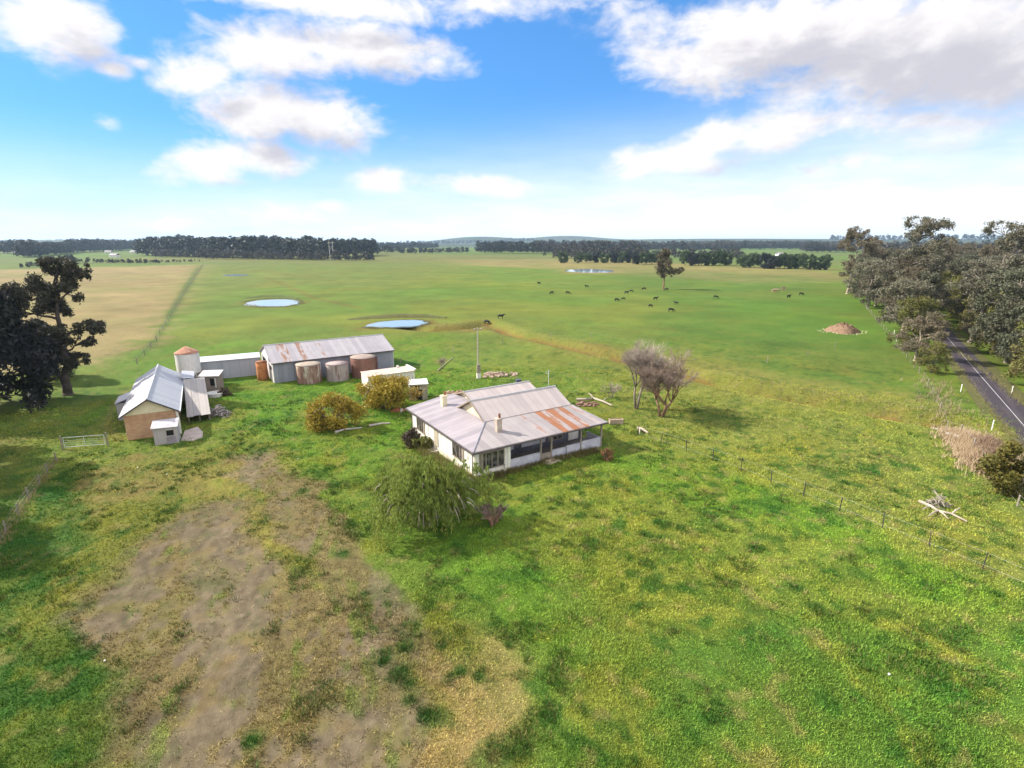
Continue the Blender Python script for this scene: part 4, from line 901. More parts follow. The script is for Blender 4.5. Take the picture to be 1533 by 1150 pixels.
# roadside wood -----------------------------------------------------------------
def rand_clumps(seed, H, Rm, n, z0=.35, lean=.0, flat=.6, kr=(1.6, 2.9)):
    g = np.random.default_rng(seed); out = []
    for i in range(n):
        z = H * (z0 + (1 - z0) * g.random() ** .8); t = (z / H - z0) / (1 - z0); rr = Rm * math.sin(math.pi * min(1, .18 + .72 * t)) ** .7; a = g.uniform(0, 6.283); q = rr * g.random() ** .5
        k = g.uniform(*kr); out.append((math.cos(a) * q + lean * z, math.sin(a) * q, z, k, k, k * flat))
    return out
GUMS = []
for (nm, H, Rm, n, sd_, bark, leaf, z0, lean, nl, ls) in (('windblown_gum', 26, 7.5, 30, 61, 'grey', 'gum', .30, .22, 15000, .25), ('forked_gum', 25, 7., 24, 62, 'pale', 'gumb', .25, .10, 15000, .25), ('bushy_gum', 22, 7.5, 34, 63, 'grey', 'dense', .12, .06, 17000, .27), ('wide_gum', 20, 8.5, 36, 64, 'grey', 'gum', .12, .12, 17000, .27), ('low_gum', 14, 6., 26, 65, 'grey', 'olive', .06, .03, 11000, .24), ('brown_gum', 15, 6., 26, 66, 'pale', 'gumb', .08, .05, 11000, .24)):
    GUMS.append((nm, *gum_meshes(nm, H, rand_clumps(sd_, H, Rm, n, z0, lean), nl, ls, sd_, bark, leaf, .5, (lean * H, 0), .3, 1.2)))
named = {}
def gum(i, loc, sc, rz, label, group):
    nm, w, c = GUMS[i]; return tree_thing(nm, loc, w, c, label, 'tree', group, rz, sc)
GR = 'gums in the roadside wood'
gum(1, gp(1268, 440), 1.12, .2, 'tall pale-trunked gum at the far left end of the roadside wood', GR)
gum(0, gp(1326, 478), 1.08, -.1, 'windblown gum with twin white trunks above the paddock fence', GR)
gum(5, gp(1352, 495), .95, 1., 'brown leafy gum just right of the twin white trunks', GR)
gum(4, gp(1366, 522), .74, 2., 'olive bushy gum beside the top end of the road', GR)
gum(4, gp(1394, 558), .36, 4., 'small bright olive gum at the left edge of the road', GR)
gum(5, gp(1370, 540), .60, .4, 'short reddish gum with bare white trunk at the paddock corner', GR)
gum(3, gp(1299, 462), .8, 1.4, 'broad gum between the pale-trunked gum and windblown gum', GR)
gum(0, at(1452, 513), .98, .15, 'tall windblown gum leaning right, topmost crown over the road', GR)
rr = random.Random(12)
LAB = {0: 'tall windblown grey gum deep in the roadside wood', 1: 'tall forked brownish gum deep in the roadside wood', 2: 'bushy dark green gum deep in the roadside wood', 3: 'wide grey green gum deep in the roadside wood', 4: 'low olive gum under the taller roadside gums', 5: 'low brown gum under the taller roadside gums'}
cnt = 0
def roadp(s_, o): p = RL + RD * s_ + RN * o; p.z = 0; return p
for s_ in np.arange(78, 560, 10.5):     # the strip between paddock fence and road
    for o in (-5.5, -12):
        if s_ < 150 and o < -8: continue
        i = rr.choice((0, 1, 2, 3, 5, 3)); p = roadp(s_ + rr.uniform(-4, 4), o + rr.uniform(-2.5, 1.5)); gum(i, p, rr.uniform(.62, .86) * (.95 if i < 4 else 1.2), rr.uniform(-.5, .5) if i < 2 else rr.uniform(0, 6.28), LAB[i], GR); cnt += 1
for s_ in np.arange(-4, 420, 9.):     # the wood on the far side of the road
    for q, o in enumerate((5.5, 13, 22, 34, 48, 66)):
        if q > 3 and s_ > 260: continue
        if q == 0: i = rr.choice((4, 5, 2, 4, 3)); sc = rr.uniform(.66, .9)
        else: i = rr.choice((0, 1, 2, 2, 3, 3)); sc = rr.uniform(.62, .86)
        p = roadp(s_ + rr.uniform(-4, 4), RW + o + rr.uniform(-2.5, 2.5))
        if q > 0 and s_ < 20 and o > 30: continue
        gum(i, p, sc, rr.uniform(-.5, .5) if i < 2 else rr.uniform(0, 6.28), LAB[i], GR); cnt += 1
for s_ in np.arange(2, 95, 5.2):     # scrub along the far verge
    i = rr.choice((4, 5, 4, 2)); gum(i, roadp(s_ + rr.uniform(-1.5, 1.5), RW + 5.2 + rr.uniform(-.6, 1.2)), rr.uniform(.34, .52), rr.uniform(0, 6.28), 'low scrubby gum along the far verge of the road', 'scrub along the road verge')
print('wood trees', cnt)

# lone paddock tree
wd, cr = gum_meshes('lone_tree', 20, rand_clumps(77, 18.5, 3.0, 26, .33, 0, .8, (1.0, 1.7)) + [(-.5, 0, 18, 1.6, 1.6, 1.6), (.8, .5, 15.5, 3., 2.8, 2.4), (-2., 0, 14.5, 2.5, 2.5, 2.2), (0, -1, 12, 3., 3, 2.2), (-2.6, .5, 10.5, 2.3, 2.3, 2.), (1.5, 0, 9.5, 2.6, 2.4, 1.9), (5.2, 0, 8.6, 2.6, 2.2, 1.7), (7.6, .3, 9.4, 1.8, 1.6, 1.3), (3.5, 0, 7.5, 2, 2, 1.4)], 16000, .22, 71, 'brown', 'gumb', .45, (.3, 0), .3, .6)
tree_thing('paddock_tree', gp(993, 433), wd, cr, 'lone brownish tree standing among the cattle in the paddock', 'tree')

# hedgerow far across the paddock
HB = [bush_mesh('hedge_tree', 5.2, 5., 4.8, 2600, .5, 81 + i, l, zc=4.6, clumps=26, stems=6) for i, l in enumerate(('hedge', 'hedge', 'far', 'hedge'))]
ORD = ('first', 'second', 'third', 'fourth', 'fifth', 'sixth', 'seventh', 'eighth', 'ninth', 'tenth', 'eleventh', 'twelfth')
def hedge(xs, yb, where, sc=1.):
    for j, px in enumerate(xs):
        w, c = HB[rr.randrange(4)]; r = thing('hedge_tree', gp(px, yb + rr.uniform(-.5, .5)), rr.uniform(0, 6), f'{ORD[j]} bushy tree from the left, hedgerow {where}', 'tree', 'far hedgerow trees'); k = sc * rr.uniform(1.1, 1.35); r.scale = (k, k, k * rr.uniform(1.1, 1.3)); link('stems', w, r); link('foliage', c, r)
hedge((843, 866, 880, 893, 905, 918, 931, 941), 393.5, 'left of the lone tree', .95)
hedge((952, 964, 975, 986), 396, 'directly behind the lone tree', .9)
hedge((1026, 1036, 1046, 1056, 1066, 1077, 1088), 397.5, 'just right of the lone tree', 1.)
hedge((1111, 1121, 1130), 400.5, 'group of three right of the long row', .98)
hedge((1144, 1154, 1164, 1174, 1184, 1196), 402, 'row nearest the pale cattle', .98)
hedge((1209, 1222, 1234), 404, 'group at the far right end', 1.)

# far woods: masses of trees seen as one
def far_tree(seed, H, Rm, n, ls):
    g = np.random.default_rng(seed); cl = []
    for i in range(13):
        z = H * (.25 + .7 * g.random()); q = Rm * (1.1 - z / H * .7); a = g.uniform(0, 6.28); k = g.uniform(.3, .5) * Rm; cl.append((math.cos(a) * q * .6, math.sin(a) * q * .6, z, k, k, k * .8))
    return leaves(cl, n, ls, seed)
FT = [far_tree(200 + i, 1., .40, 200, .075) for i in range(6)]
def wood(name, label, lines, leaf, step, hrange, seed, depth=30, kind='stuff'):
    g = np.random.default_rng(seed); out = []
    for (x0, y0, x1, y1, hm) in lines:
        a, b = at(x0, y0), at(x1, y1); n = int((b - a).length / step) + 1
        for i in range(n):
            for row in range(3):
                p = a.lerp(b, (i + g.random()) / n); dd = Vector((p.x, p.y, 0)).normalized() * (row * depth * g.random()); p = p + dd
                H = g.uniform(*hrange) * hm * (1 + .35 * fbm(np.array([p.x]), np.array([p.y]), 90., 2, 5)[0]); t = FT[g.integers(6)]; an = g.uniform(0, 6.28); c, s_ = math.cos(an), math.sin(an); w = H * g.uniform(.85, 1.35)
                out.append(np.stack([p.x + (t[:, 0] * c - t[:, 1] * s_) * w, p.y + (t[:, 0] * s_ + t[:, 1] * c) * w, float(gz(p.x, p.y)) + t[:, 2] * H - .06 * H], 1))
    tag(link(name, bulk(name, np.concatenate(out), 4, LM[leaf])), label, 'trees', kind=kind)
wood('far_wood', 'dark wood on the far left rise above the pale green field', [(-60, 381, 60, 379, 1.), (30, 386, 105, 380, .9), (100, 379, 215, 374, 1.1), (-200, 384, -20, 382, 1.2)], 'far', 9, (20, 28), 1, 60)
wood('far_wood', 'long dark eucalypt wood behind the tan field, left of centre', [(212, 383, 330, 386, .95), (320, 386, 470, 389, 1.), (460, 387, 562, 383, .95), (220, 379, 420, 380, 1.2)], 'far', 9, (23, 31), 2, 45)
wood('grey_wood', 'greyish thin trees along the front of the dark eucalypt wood', [(300, 388, 560, 391, .7), (230, 385, 320, 387, .6)], 'fargrey', 13, (12, 20), 3, 12)
wood('far_wood', 'low dark tree belt on the skyline left of the blue hill', [(540, 374, 655, 372, .9), (560, 379, 600, 379, .6), (600, 380, 700, 379, .5)], 'far', 11, (20, 26), 4, 60)
wood('far_wood', 'dark clump of trees under the blue hill at centre', [(715, 379, 800, 380, .95), (735, 376, 790, 376, 1.1)], 'far', 10, (20, 26), 5, 40)
wood('grey_wood', 'long grey brown belt of trees along the skyline right of centre', [(800, 380, 960, 381, .95), (930, 376, 1100, 376, 1.), (1080, 374, 1270, 373, 1.1), (830, 387, 960, 389, .6), (950, 386, 1110, 388, .5), (1200, 378, 1290, 378, .9)], 'fargrey', 9, (19, 27), 6, 60)
wood('far_wood', 'dark skyline trees beyond the grey brown belt', [(800, 373, 1010, 372, 1.1), (1000, 371, 1290, 370, 1.1)], 'far', 14, (22, 28), 7, 80)
wood('dark_scrub', 'dark purple scrub along the far edge of the tan field', [(30, 402, 75, 399, .5), (60, 398, 110, 395, .9), (90, 395, 150, 394, .6), (150, 394, 240, 395, .5), (230, 394, 300, 392, .35), (500, 390, 560, 390, .5)], 'far', 7, (7, 11), 8, 14)
wood('far_wood', 'bluish tree belt over the blue hill on the horizon', [(600, 367.5, 800, 366.9, 1.), (-100, 368, 230, 368, 1.), (1240, 368, 1700, 369, 1.2), (1290, 374, 1700, 378, 1.)], 'far', 30, (22, 30), 9, 150)
wood('grey_wood', 'grey wood behind the roadside gums on the right skyline', [(1290, 380, 1560, 386, 1.), (1300, 390, 1600, 398, .9)], 'fargrey', 11, (17, 24), 10, 50)
def small_tree(px, py, H, label):
    r = thing('field_tree', gp(px, py), 0, label, 'tree'); link('crown', bulk('field_tree', FT[px % 6] * (H, H, H), 4, LM['far']), r); mb = MB(); mb.tube([(0, 0, -.3), (0, 0, H * .5)], [.3, .12], 5); mb.build('trunk', BK['grey'], r)
small_tree(557, 391, 11, 'small rounded dark tree on the far pasture right of pylon'); small_tree(622, 381, 13, 'small dark tree standing alone left of the blue hill'); small_tree(815, 386, 9, 'small brown tree at the left end of the far hedgerow')

# ------------------------------------------------------------------ cattle
def cow_mesh(name, graze, mat):
    J = [(.0, 0, 1.02, .30, .36), (.45, 0, 1.03, .29, .37), (.85, 0, 1.05, .25, .33), (1.15, 0, 1.02, .17, .22)]
    me = bpy.data.meshes.new(name); bm = bmesh.new(); lay = bm.verts.layers.skin.verify()
    def V(p, rx, ry=None):
        v = bm.verts.new(p); v[lay].radius = (rx, ry or rx); return v
    def chain(st, pts):
        a = st
        for p, r_ in pts:
            b = V(p, r_); bm.edges.new((a, b)); a = b
        return a
    root = V((0, 0, 1.0), .34, .36); root[lay].use_root = True
    b1 = V((.4, 0, 1.0), .36, .38); b2 = V((.8, 0, 1.03), .32, .36); bm.edges.new((root, b1)); bm.edges.new((b1, b2)); hp = V((-.45, 0, 1.05), .31, .33); bm.edges.new((root, hp))
    if graze: chain(b2, [((1.15, 0, .85), .19), ((1.38, 0, .52), .13), ((1.5, 0, .30), .12), ((1.58, 0, .10), .08)])
    else: chain(b2, [((1.12, 0, 1.22), .19), ((1.32, 0, 1.42), .15), ((1.52, 0, 1.36), .12), ((1.70, 0, 1.24), .085)])
    for sy in (-1, 1):
        chain(b2, [((.78, sy * .2, .72), .14), ((.80, sy * .2, .40), .075), ((.78, sy * .2, .08), .06), ((.80, sy * .2, .0), .065)])
        chain(hp, [((-.42, sy * .2, .78), .17), ((-.36, sy * .2, .58), .10), ((-.55, sy * .2, .40), .07), ((-.5, sy * .2, .08), .055), ((-.48, sy * .2, 0), .06)])
    chain(hp, [((-.78, 0, 1.08), .05), ((-.86, 0, .7), .03), ((-.85, 0, .45), .045)])
    for sy in (-1, 1):
        hx, hz = ((1.44, .46) if graze else (1.34, 1.50)); bmesh.ops.create_cone(bm, cap_ends=True, segments=5, radius1=.05, radius2=.02, depth=.2, matrix=Matrix.Translation((hx, sy * .17, hz)) @ Matrix.Rotation(math.pi / 2, 4, 'X'))
    bm.to_mesh(me); bm.free(); o = bpy.data.objects.new('tmp', me); C.objects.link(o)
    sk = o.modifiers.new('s', 'SKIN'); ss = o.modifiers.new('b', 'SUBSURF'); ss.levels = ss.render_levels = 1
    bpy.context.view_layer.update(); dg = bpy.context.evaluated_depsgraph_get(); res = bpy.data.meshes.new_from_object(o.evaluated_get(dg)); bpy.data.objects.remove(o); res.name = name
    res.materials.clear(); res.materials.append(mat); res.polygons.foreach_set('use_smooth', [True] * len(res.polygons)); return res
MB_ = worn('black_hide', (.010, .009, .010), (.022, .019, .02), 3., .6); MT = worn('tan_hide', (.34, .22, .13), (.46, .33, .22), 3., .7)
CB = [cow_mesh('cow_grazing', True, MB_), cow_mesh('cow_standing', False, MB_)]; CT = [cow_mesh('tan_cow_grazing', True, MT), cow_mesh('tan_cow_standing', False, MT)]
cows = [(807.5, 426, 'leftmost black cow of the herd, grazing farthest up the paddock'), (826.6, 440.5, 'black cow, left one of a spaced pair at the herd left side'), (849, 440.5, 'black cow, right one of a spaced pair at the herd left side'), (879, 431, 'lone black cow between herd left pair and the middle bunch'),
        (922.5, 451.5, 'black cow, left one of two standing close in the bunch below'), (933.7, 449.5, 'smaller black cow just right of a grazing one in the bunch'), (937, 440.5, 'large black cow at the upper left of the middle bunch'), (944.7, 437.5, 'black cow touching upper right of the large cow in the bunch'), (964.7, 434.5, 'black cow left of the lone tree, highest of the middle bunch'),
        (980.4, 449.5, 'largest looking black cow below left of the lone tree'), (973, 460, 'black calf-sized cow below the largest looking cow'), (998, 435.5, 'black cow at the foot of the lone tree'), (1013, 456, 'small black cow below right of the lone tree'), (1003.5, 467, 'nearest black cow of the herd, lowest below the lone tree'), (1070.5, 447, 'single black cow midway between lone tree and tan cattle'), (1180, 446.5, 'black cow, left one of the pair right of tan cattle'), (1198.6, 442.5, 'rightmost black cow of the herd near the wood'),
        (728, 481, 'black cow, left one of two beside the creek bend'), (748.5, 478, 'black cow, right one of two beside the creek bend')]
for i, (px, py, lab) in enumerate(cows):
    o = tag(link('cow', CB[0 if i % 3 else 1]), lab, 'cow', 'black cattle grazing in the paddock'); o.location = gp(px, py); o.rotation_euler = (0, 0, rr.choice((0, .4, 3.1, 3.6, -.5, 2.6))); o.scale = (.98,) * 3 if i not in (5, 10, 12, 7) else (.8,) * 3
for i, (px, py, lab) in enumerate(((1157, 438, 'tan cow, left one of two beside the bare twigs'), (1164, 437.5, 'tan cow, right one of two beside the bare twigs'))):
    o = tag(link('cow', CT[i]), lab, 'cow', 'tan cattle in the paddock'); o.location = gp(px, py); o.rotation_euler = (0, 0, .3 + 2.7 * i); o.scale = (1.1,) * 3
w, t = bare_tree_mesh('paddock_twigs', 4.2, .6, 88, 'redtwig', levels=3, tilt=1., trunk_r=.08); r = thing('bare_shrub', gp(1172, 436), 0, 'bare reddish shrub standing behind the tan cattle', 'shrub'); link('stems', w, r); link('twigs', t, r)

# ------------------------------------------------------------------ fences, gate, poles
def fence(name, pts, step, h, label, pm, pw=.05, wires=4, skip=None):
    w = [Vector((*q, 0)) for q in W(pts)]; tot = [0]
    for a, b in zip(w[:-1], w[1:]): tot.append(tot[-1] + (b - a).length)
    n = min(98, max(2, int(tot[-1] / step))); P = []
    for i in range(n + 1):
        s_ = tot[-1] * i / n; k = max(j for j in range(len(tot) - 1) if tot[j] <= s_ + 1e-6); p = w[k].lerp(w[k + 1], min(1, (s_ - tot[k]) / (tot[k + 1] - tot[k]))); p.z = float(gz(p.x, p.y)); P.append(p)
    root = thing(name, P[0], 0, label, 'fence'); g = random.Random(len(label)); mw = MB(); me = None
    me = MB(); me.box(-pw, pw, -pw, pw, -.3, h); me = me.mesh('post', pm)
    for p in P:
        o = link('post', me, root); o.location = p - P[0] + Vector((g.uniform(-.06, .06), g.uniform(-.06, .06), 0)); o.rotation_euler = (g.uniform(-.06, .06), g.uniform(-.06, .06), g.uniform(0, 3)); o.scale = (1, 1, g.uniform(.85, 1.1))
    for k in range(wires): mw.tube([p - P[0] + Vector((0, 0, h * (.25 + .7 * k / max(1, wires - 1)))) for p in P], [.0035] * len(P), 3)
    mw.build('wire', M['steel'], root); return root
picket = worn('dark_picket', (.035, .03, .028), (.07, .06, .055), 3.)
fence('picket_fence', [(955, 652), (1040, 680), (1110, 705), (1186, 736), (1267, 770), (1345, 802), (1450, 842), (1560, 892)], 3.1, 1.35, 'wire fence of thin dark steel pickets slanting across right slope', picket, .03, 2)
fence('timber_fence', [(-60, 905), (0, 815), (40, 752), (84, 690)], 3., 1.05, 'low wire fence of old timber posts at the left edge', M['greywood'], .05, 3)
fence('boundary_fence', [(303, 398), (285, 426), (262, 464), (236, 508), (205, 545)], 9., 1.2, 'fence line between the tan field and green paddock', M['greywood'], .07, 2)
fence('roadside_fence', [(1262, 420), (1300, 466), (1345, 520), (1385, 572), (1412, 625), (1450, 665), (1502, 735), (1560, 800)], 5., 1.15, 'paddock fence along the foot of the roadside wood', M['greywood'], .05, 2)
fence('creek_fence', [(600, 545), (700, 522), (860, 500), (900, 508), (1010, 532), (1170, 545), (1250, 520)], 14., 1.2, 'sparse fence of weathered posts crossing the middle paddock', M['greywood'], .05, 2)
fence('paddock_fence', [(305, 397), (450, 393), (640, 387), (820, 389)], 12., 1.3, 'far fence across the plain below the tree belts', M['greywood'], .08, 2)
def gate():
    a, b = at(96, 673), at(160, 668); d = b - a; L = d.length; root = thing('farm_gate', a, math.atan2(d.y, d.x), 'wide tubular steel farm gate left of the brick shed', 'gate')
    f = MB()
    for z in (.25, 1.35): f.tube([(.1, 0, z), (L - .1, 0, z)], [.035] * 2, 6)
    for x in (.1, L * .5, L - .1): f.tube([(x, 0, .25), (x, 0, 1.35)], [.035] * 2, 6)
    fr = f.build('gate_frame', M['steel'], root); m = MB()
    for z in (.5, .75, 1.0): m.tube([(.1, 0, z), (L - .1, 0, z)], [.01] * 2, 4)
    m.build('gate_mesh', M['steel'], fr)
    for x in (-.12, L + .12):
        p = MB(); p.tube([(x, 0, -.4), (x, 0, 1.6)], [.09, .08], 8); p.build('gate_post', M['greywood'], root)
gate()
def power_pole():
    p = gp(716, 566); root = thing('power_pole', p, R(20), 'timber power pole with grey box low down behind the farmhouse', 'pole')
    k = MB(); k.tube([(0, 0, -.5), (0, 0, 4), (0, 0, 8.6)], [.15, .13, .09], 8); k.build('pole_shaft', worn('pole_wood', (.30, .26, .21), (.44, .39, .33), 2.), root)
    c = MB(); c.box(-.7, .7, -.06, .06, 8.1, 8.24); ca = c.build('crossarm', M['greywood'], root); i = MB()
    for x in (-.55, .55): i.lathe([(.05, 8.24), (.07, 8.32), (.04, 8.42)], 8, (x, 0))
    i.build('insulator', M['pale_conc'], ca)
    b = MB(); b.box(-.3, .3, -.45, -.16, .9, 2.4); b.build('meter_box', M['greywood'], root); b = MB(); b.box(-.32, .32, -.5, -.05, -.1, .9); b.build('base_block', M['pale_conc'], root)
power_pole()
def h_pylon():
    p = gp(497, 390); root = thing('transmission_pole', p, 0, 'pale two-legged transmission pole in front of the far dark wood', 'pole')
    for x in (-2.2, 2.2):
        k = MB(); k.tube([(x, 0, -.5), (x, 0, 24)], [.32, .2], 8); k.build('leg', M['pale_conc'], root)
    k = MB(); k.box(-4.6, 4.6, -.18, .18, 21.2, 21.7); k.build('crossarm', M['pale_conc'], root)
    k = MB(); k.tube([(-2.2, 0, 12), (2.2, 0, 18)], [.09] * 2, 5); k.tube([(2.2, 0, 12), (-2.2, 0, 18)], [.09] * 2, 5); k.build('brace', M['pale_conc'], root)
h_pylon()
gpm = worn('guide_post_white', (.62, .62, .58), (.78, .78, .74), 4.)
for px, py, lab in ((1438, 587, 'white roadside guide post on the left verge, upper one'), (1484, 646, 'white roadside guide post on the left verge, lower one'), (1514, 590, 'white roadside guide post on the right verge'), (1338, 502, 'white post by the gum trunks at the paddock corner'), (1342, 511, 'second white post by the gum trunks, slightly nearer')):
    r = thing('guide_post', gp(px, py), .6, lab, 'post', 'white roadside posts'); k = MB(); k.box(-.07, .07, -.045, .045, -.3, 1.15); k.wall([(-.07, -.045, 1.15), (.07, -.045, 1.15), (.0, -.045, 1.25)], (0, .09, 0)); k.build('post_shaft', gpm, r); k = MB(); k.box(-.05, .05, -.052, -.045, .9, 1.08); k.build('reflector', M['rust'], r)

# ------------------------------------------------------------------ yard and paddock clutter
def slab_thing(name, pts, h, mat, label, cat):
    w = [at(*p) for p in pts]; c = sum(w, Vector()) / len(w); mb = MB(); mb.slab([(p.x - c.x, p.y - c.y, h) for p in w], h + .2); return tag(mb.build(name, mat, loc=c), label, cat)
slab_thing('concrete_slab', [(271, 661), (277, 646), (296, 640), (304, 648), (303, 656), (288, 661)], .12, worn('pinkish_slab', (.36, .29, .25), (.48, .40, .35), 1.4, .95, .2), 'broken pinkish concrete slab beside the brick shed corner', 'slab')
def trough():
    c = at(322.5, 593) ; r = thing('water_trough', c, 0, 'round pale concrete trough in front of the brick hut', 'trough')
    k = MB(); k.lathe([(1.15, -.1), (1.2, .55), (1.08, .58), (1.02, .45)], 24, cap=False); k.lathe([(.01, .44), (1.03, .44)], 24, cap=False); k.build('basin', M['pale_conc'], r)
trough()
def pile(name, px, py, n, L, spread, h, mat, label, cat, seed, r0=.06):
    g = np.random.default_rng(seed); mb = MB()
    for i in range(n):
        p = Vector((g.normal() * spread, g.normal() * spread * .7, 0)); p.z = max(.05, h * math.exp(-(p.length / spread) ** 2 / 1.5) * g.random()); d = Vector(g.normal(size=3)); d.z *= .45; d.normalize(); l = L * g.uniform(.5, 1.)
        a, b = p - d * l / 2, p + d * l / 2; a.z = max(a.z, .03); b.z = max(b.z, .03); mb.tube([a, p + Vector((0, 0, .05)), b], [r0 * g.uniform(.6, 1.2), r0, r0 * .5], 5)
    return tag(mb.build(name, mat, loc=gp(px, py)), label, cat)
pile('wood_pile', 328, 621, 70, 1.6, .75, 1.3, worn('mixed_branches', (.14, .11, .11), (.40, .36, .35), 4.), 'heap of grey branches and poles right of the pale skillion roof', 'wood pile', 3)
def bricks(name, px, py, n, sp, mat, label, cat, seed, s0=.18, h=.35):
    g = np.random.default_rng(seed); mb = MB()
    for i in range(n):
        x, y = np.clip(g.normal(), -1.4, 1.4) * sp, np.clip(g.normal(), -1.4, 1.4) * sp * .6; z = max(0, h * math.exp(-(x * x + y * y) / sp ** 2) * g.random()); s_ = s0 * g.uniform(.5, 1.2); a = g.uniform(0, 3.1); c, q = math.cos(a), math.sin(a); t = g.uniform(-.4, .4)
        V = [(x + (u * c - v * q) * s_, y + (u * q + v * c) * s_, z + w * s_ * .6 + u * t * s_) for w in (-.6, 1) for v in (-.8, .8) for u in (-1.3, 1.3)]; mb.add(V, [(0, 2, 3, 1), (4, 5, 7, 6), (0, 1, 5, 4), (2, 6, 7, 3), (0, 4, 6, 2), (1, 3, 7, 5)])
    return tag(mb.build(name, mat, loc=gp(px, py)), label, cat)
redb = worn('red_brick_rubble', (.28, .09, .05), (.42, .16, .09), 2.)
bricks('brick_heap', 596, 615, 40, .55, redb, 'small heap of red bricks at the rear farmhouse corner', 'brick heap', 4)
bricks('rubble_heap', 690, 591, 90, 1.5, worn('brown_rubble', (.22, .13, .09), (.40, .28, .2), 2.), 'brown rubble heap behind the farmhouse rear roof', 'rubble', 5, .2, .5)
bricks('rubble_heap', 750, 562, 70, 1.9, worn('pink_rubble', (.26, .17, .12), (.42, .33, .27), 2.), 'pinkish rubble heap right of the power pole', 'rubble', 6, .22, .45)
bricks('rubble_heap', 880, 606, 30, 1.0, worn('rust_rubble', (.16, .08, .06), (.26, .16, .12), 2.), 'dark rusty scrap beside the fallen log behind verandah', 'scrap', 8, .2, .4)
bk_ = MB(); bk_.lathe([(.16, 0), (.2, .4), (.17, .4)], 12); tag(bk_.build('bucket', M['pale_conc'], loc=gp(601.5, 617)), 'white bucket beside the red brick heap', 'bucket')
def drum(): 
    k = MB(); k.lathe([(.45, 0), (.47, .3), (.45, .6), (.47, .9), (.45, 1.0)], 16); return tag(k.build('blue_drum', worn('blue_black_drum', (.05, .055, .08), (.1, .11, .15), 2.), loc=gp(776, 577)), 'dark bluish drum lying behind the farmhouse ridge', 'drum')
drum()
def log(name, pts, r0, label, extra=(), mat='deadwood'):
    p = [gp(*q) for q in pts]; o = p[0].copy(); mb = MB(); n = len(p); mb.tube([q - o + Vector((0, 0, r0 * (.9 + .6 * (i % 2)))) for i, q in enumerate(p)], [r0 * (1 - .65 * i / n) for i in range(n)], 7)
    for (a, b, zz, rr_) in extra:
        A, B = gp(*a), gp(*b); mb.tube([A - o + Vector((0, 0, r0)), (A + B) / 2 - o + Vector((0, 0, zz * .6 + r0)), B - o + Vector((0, 0, zz))], [rr_, rr_ * .8, rr_ * .35], 5)
    return tag(mb.build(name, M[mat], loc=o), label, 'log')
log('fallen_log', [(863, 600), (876, 601), (888, 598), (902, 604), (916, 609)], .22, 'long bleached fallen log right of the farmhouse verandah roof', [((888, 598), (880, 594), .6, .1), ((902, 604), (910, 600), .5, .08)])
log('fallen_log', [(955, 643), (962, 646), (970, 650)], .2, 'short pale forked log on grass below the bare trees', [((958, 644), (957, 653), .3, .12)])
log('fallen_branch', [(1376, 752), (1392, 760), (1404, 766), (1424, 772), (1447, 782)], .13, 'bleached fallen branch with grey root plate on right slope', [((1404, 766), (1390, 775), .2, .1), ((1424, 772), (1436, 768), .5, .09), ((1392, 760), (1380, 765), .15, .07), ((1404, 766), (1420, 778), .1, .09)])
pile('root_plate', 1404, 757, 36, 1.3, .35, 1.2, M['greywood'], 'upright tangle of grey roots above the bleached branch', 'roots', 9, .045)
log('dead_limb', [(655, 556), (664, 548), (678, 536)], .10, 'thin pale dead limb lying diagonally right of the big shed')
log('stone_edging', [(502, 649), (515, 646), (542, 642)], .16, 'pale stone edging below the left golden bush', mat='concrete')
log('stone_edging', [(553, 639), (570, 637), (584, 635)], .15, 'pale stone edging below the larger golden bush', mat='concrete')
def box_trough():
    r = thing('timber_trough', gp(922, 634), R(5), 'weathered timber feed trough right of the verandah end', 'trough'); k = MB(); k.box(-.85, .85, -.35, -.3, 0, .6); k.box(-.85, .85, .3, .35, 0, .6); k.box(-.85, -.8, -.3, .3, 0, .6); k.box(.8, .85, -.3, .3, 0, .6); k.box(-.8, .8, -.3, .3, .1, .5); k.build('trough_box', worn('brown_trough', (.28, .21, .15), (.40, .32, .24), 2.), r)
box_trough()
def headwall(px, py, rz, label):
    r = thing('culvert_headwall', gp(px, py), rz, label, 'culvert', 'culvert ends by the road'); k = MB(); k.box(-.65, .65, -.1, .1, -.9, .45); k.wall([(-.65, .1, -.9), (-.65, .7, -.9), (-.65, .7, 0), (-.65, .1, .45)], (.15, 0, 0)); k.build('head_wall', M['pale_conc'], r); k = MB(); k.lathe([(.36, -.02), (.36, .0)], 14); o = k.build('pipe_mouth', M['black'], r); o.rotation_euler = (math.pi / 2, 0, 0); o.location = (0, -.11, -.3)
headwall(1407, 637, -1.0, 'pale culvert end beside the dark muddy creek end'); headwall(1425, 657, -1.1, 'bluish white culvert end nearer the dry reeds')
for px, py, lab in ((206, 701, 'white stone lying on the dry grass, left of two'), (250, 711, 'white stone lying on the dry grass, right of two'), (446, 688, 'pale scrap on green grass beside the track'), (157, 991, 'pale pebble at the dark grass edge, lower left'), (189, 650, 'pale block at the left foot of the brick shed'), (1331, 1010, 'small white scrap on the grass at lower right')):
    g = np.random.default_rng(px); m_ = bpy.data.meshes.new('stone'); bm = bmesh.new(); bmesh.ops.create_icosphere(bm, subdivisions=2, radius=.065)
    for v in bm.verts: v.co *= 1 + .25 * g.normal() * .6; v.co.z *= .6
    bm.to_mesh(m_); bm.free(); m_.materials.append(M['white']); o = tag(link('stone', m_), lab, 'stone', 'pale stones and scraps'); o.location = gp(px, py) + Vector((0, 0, .07))
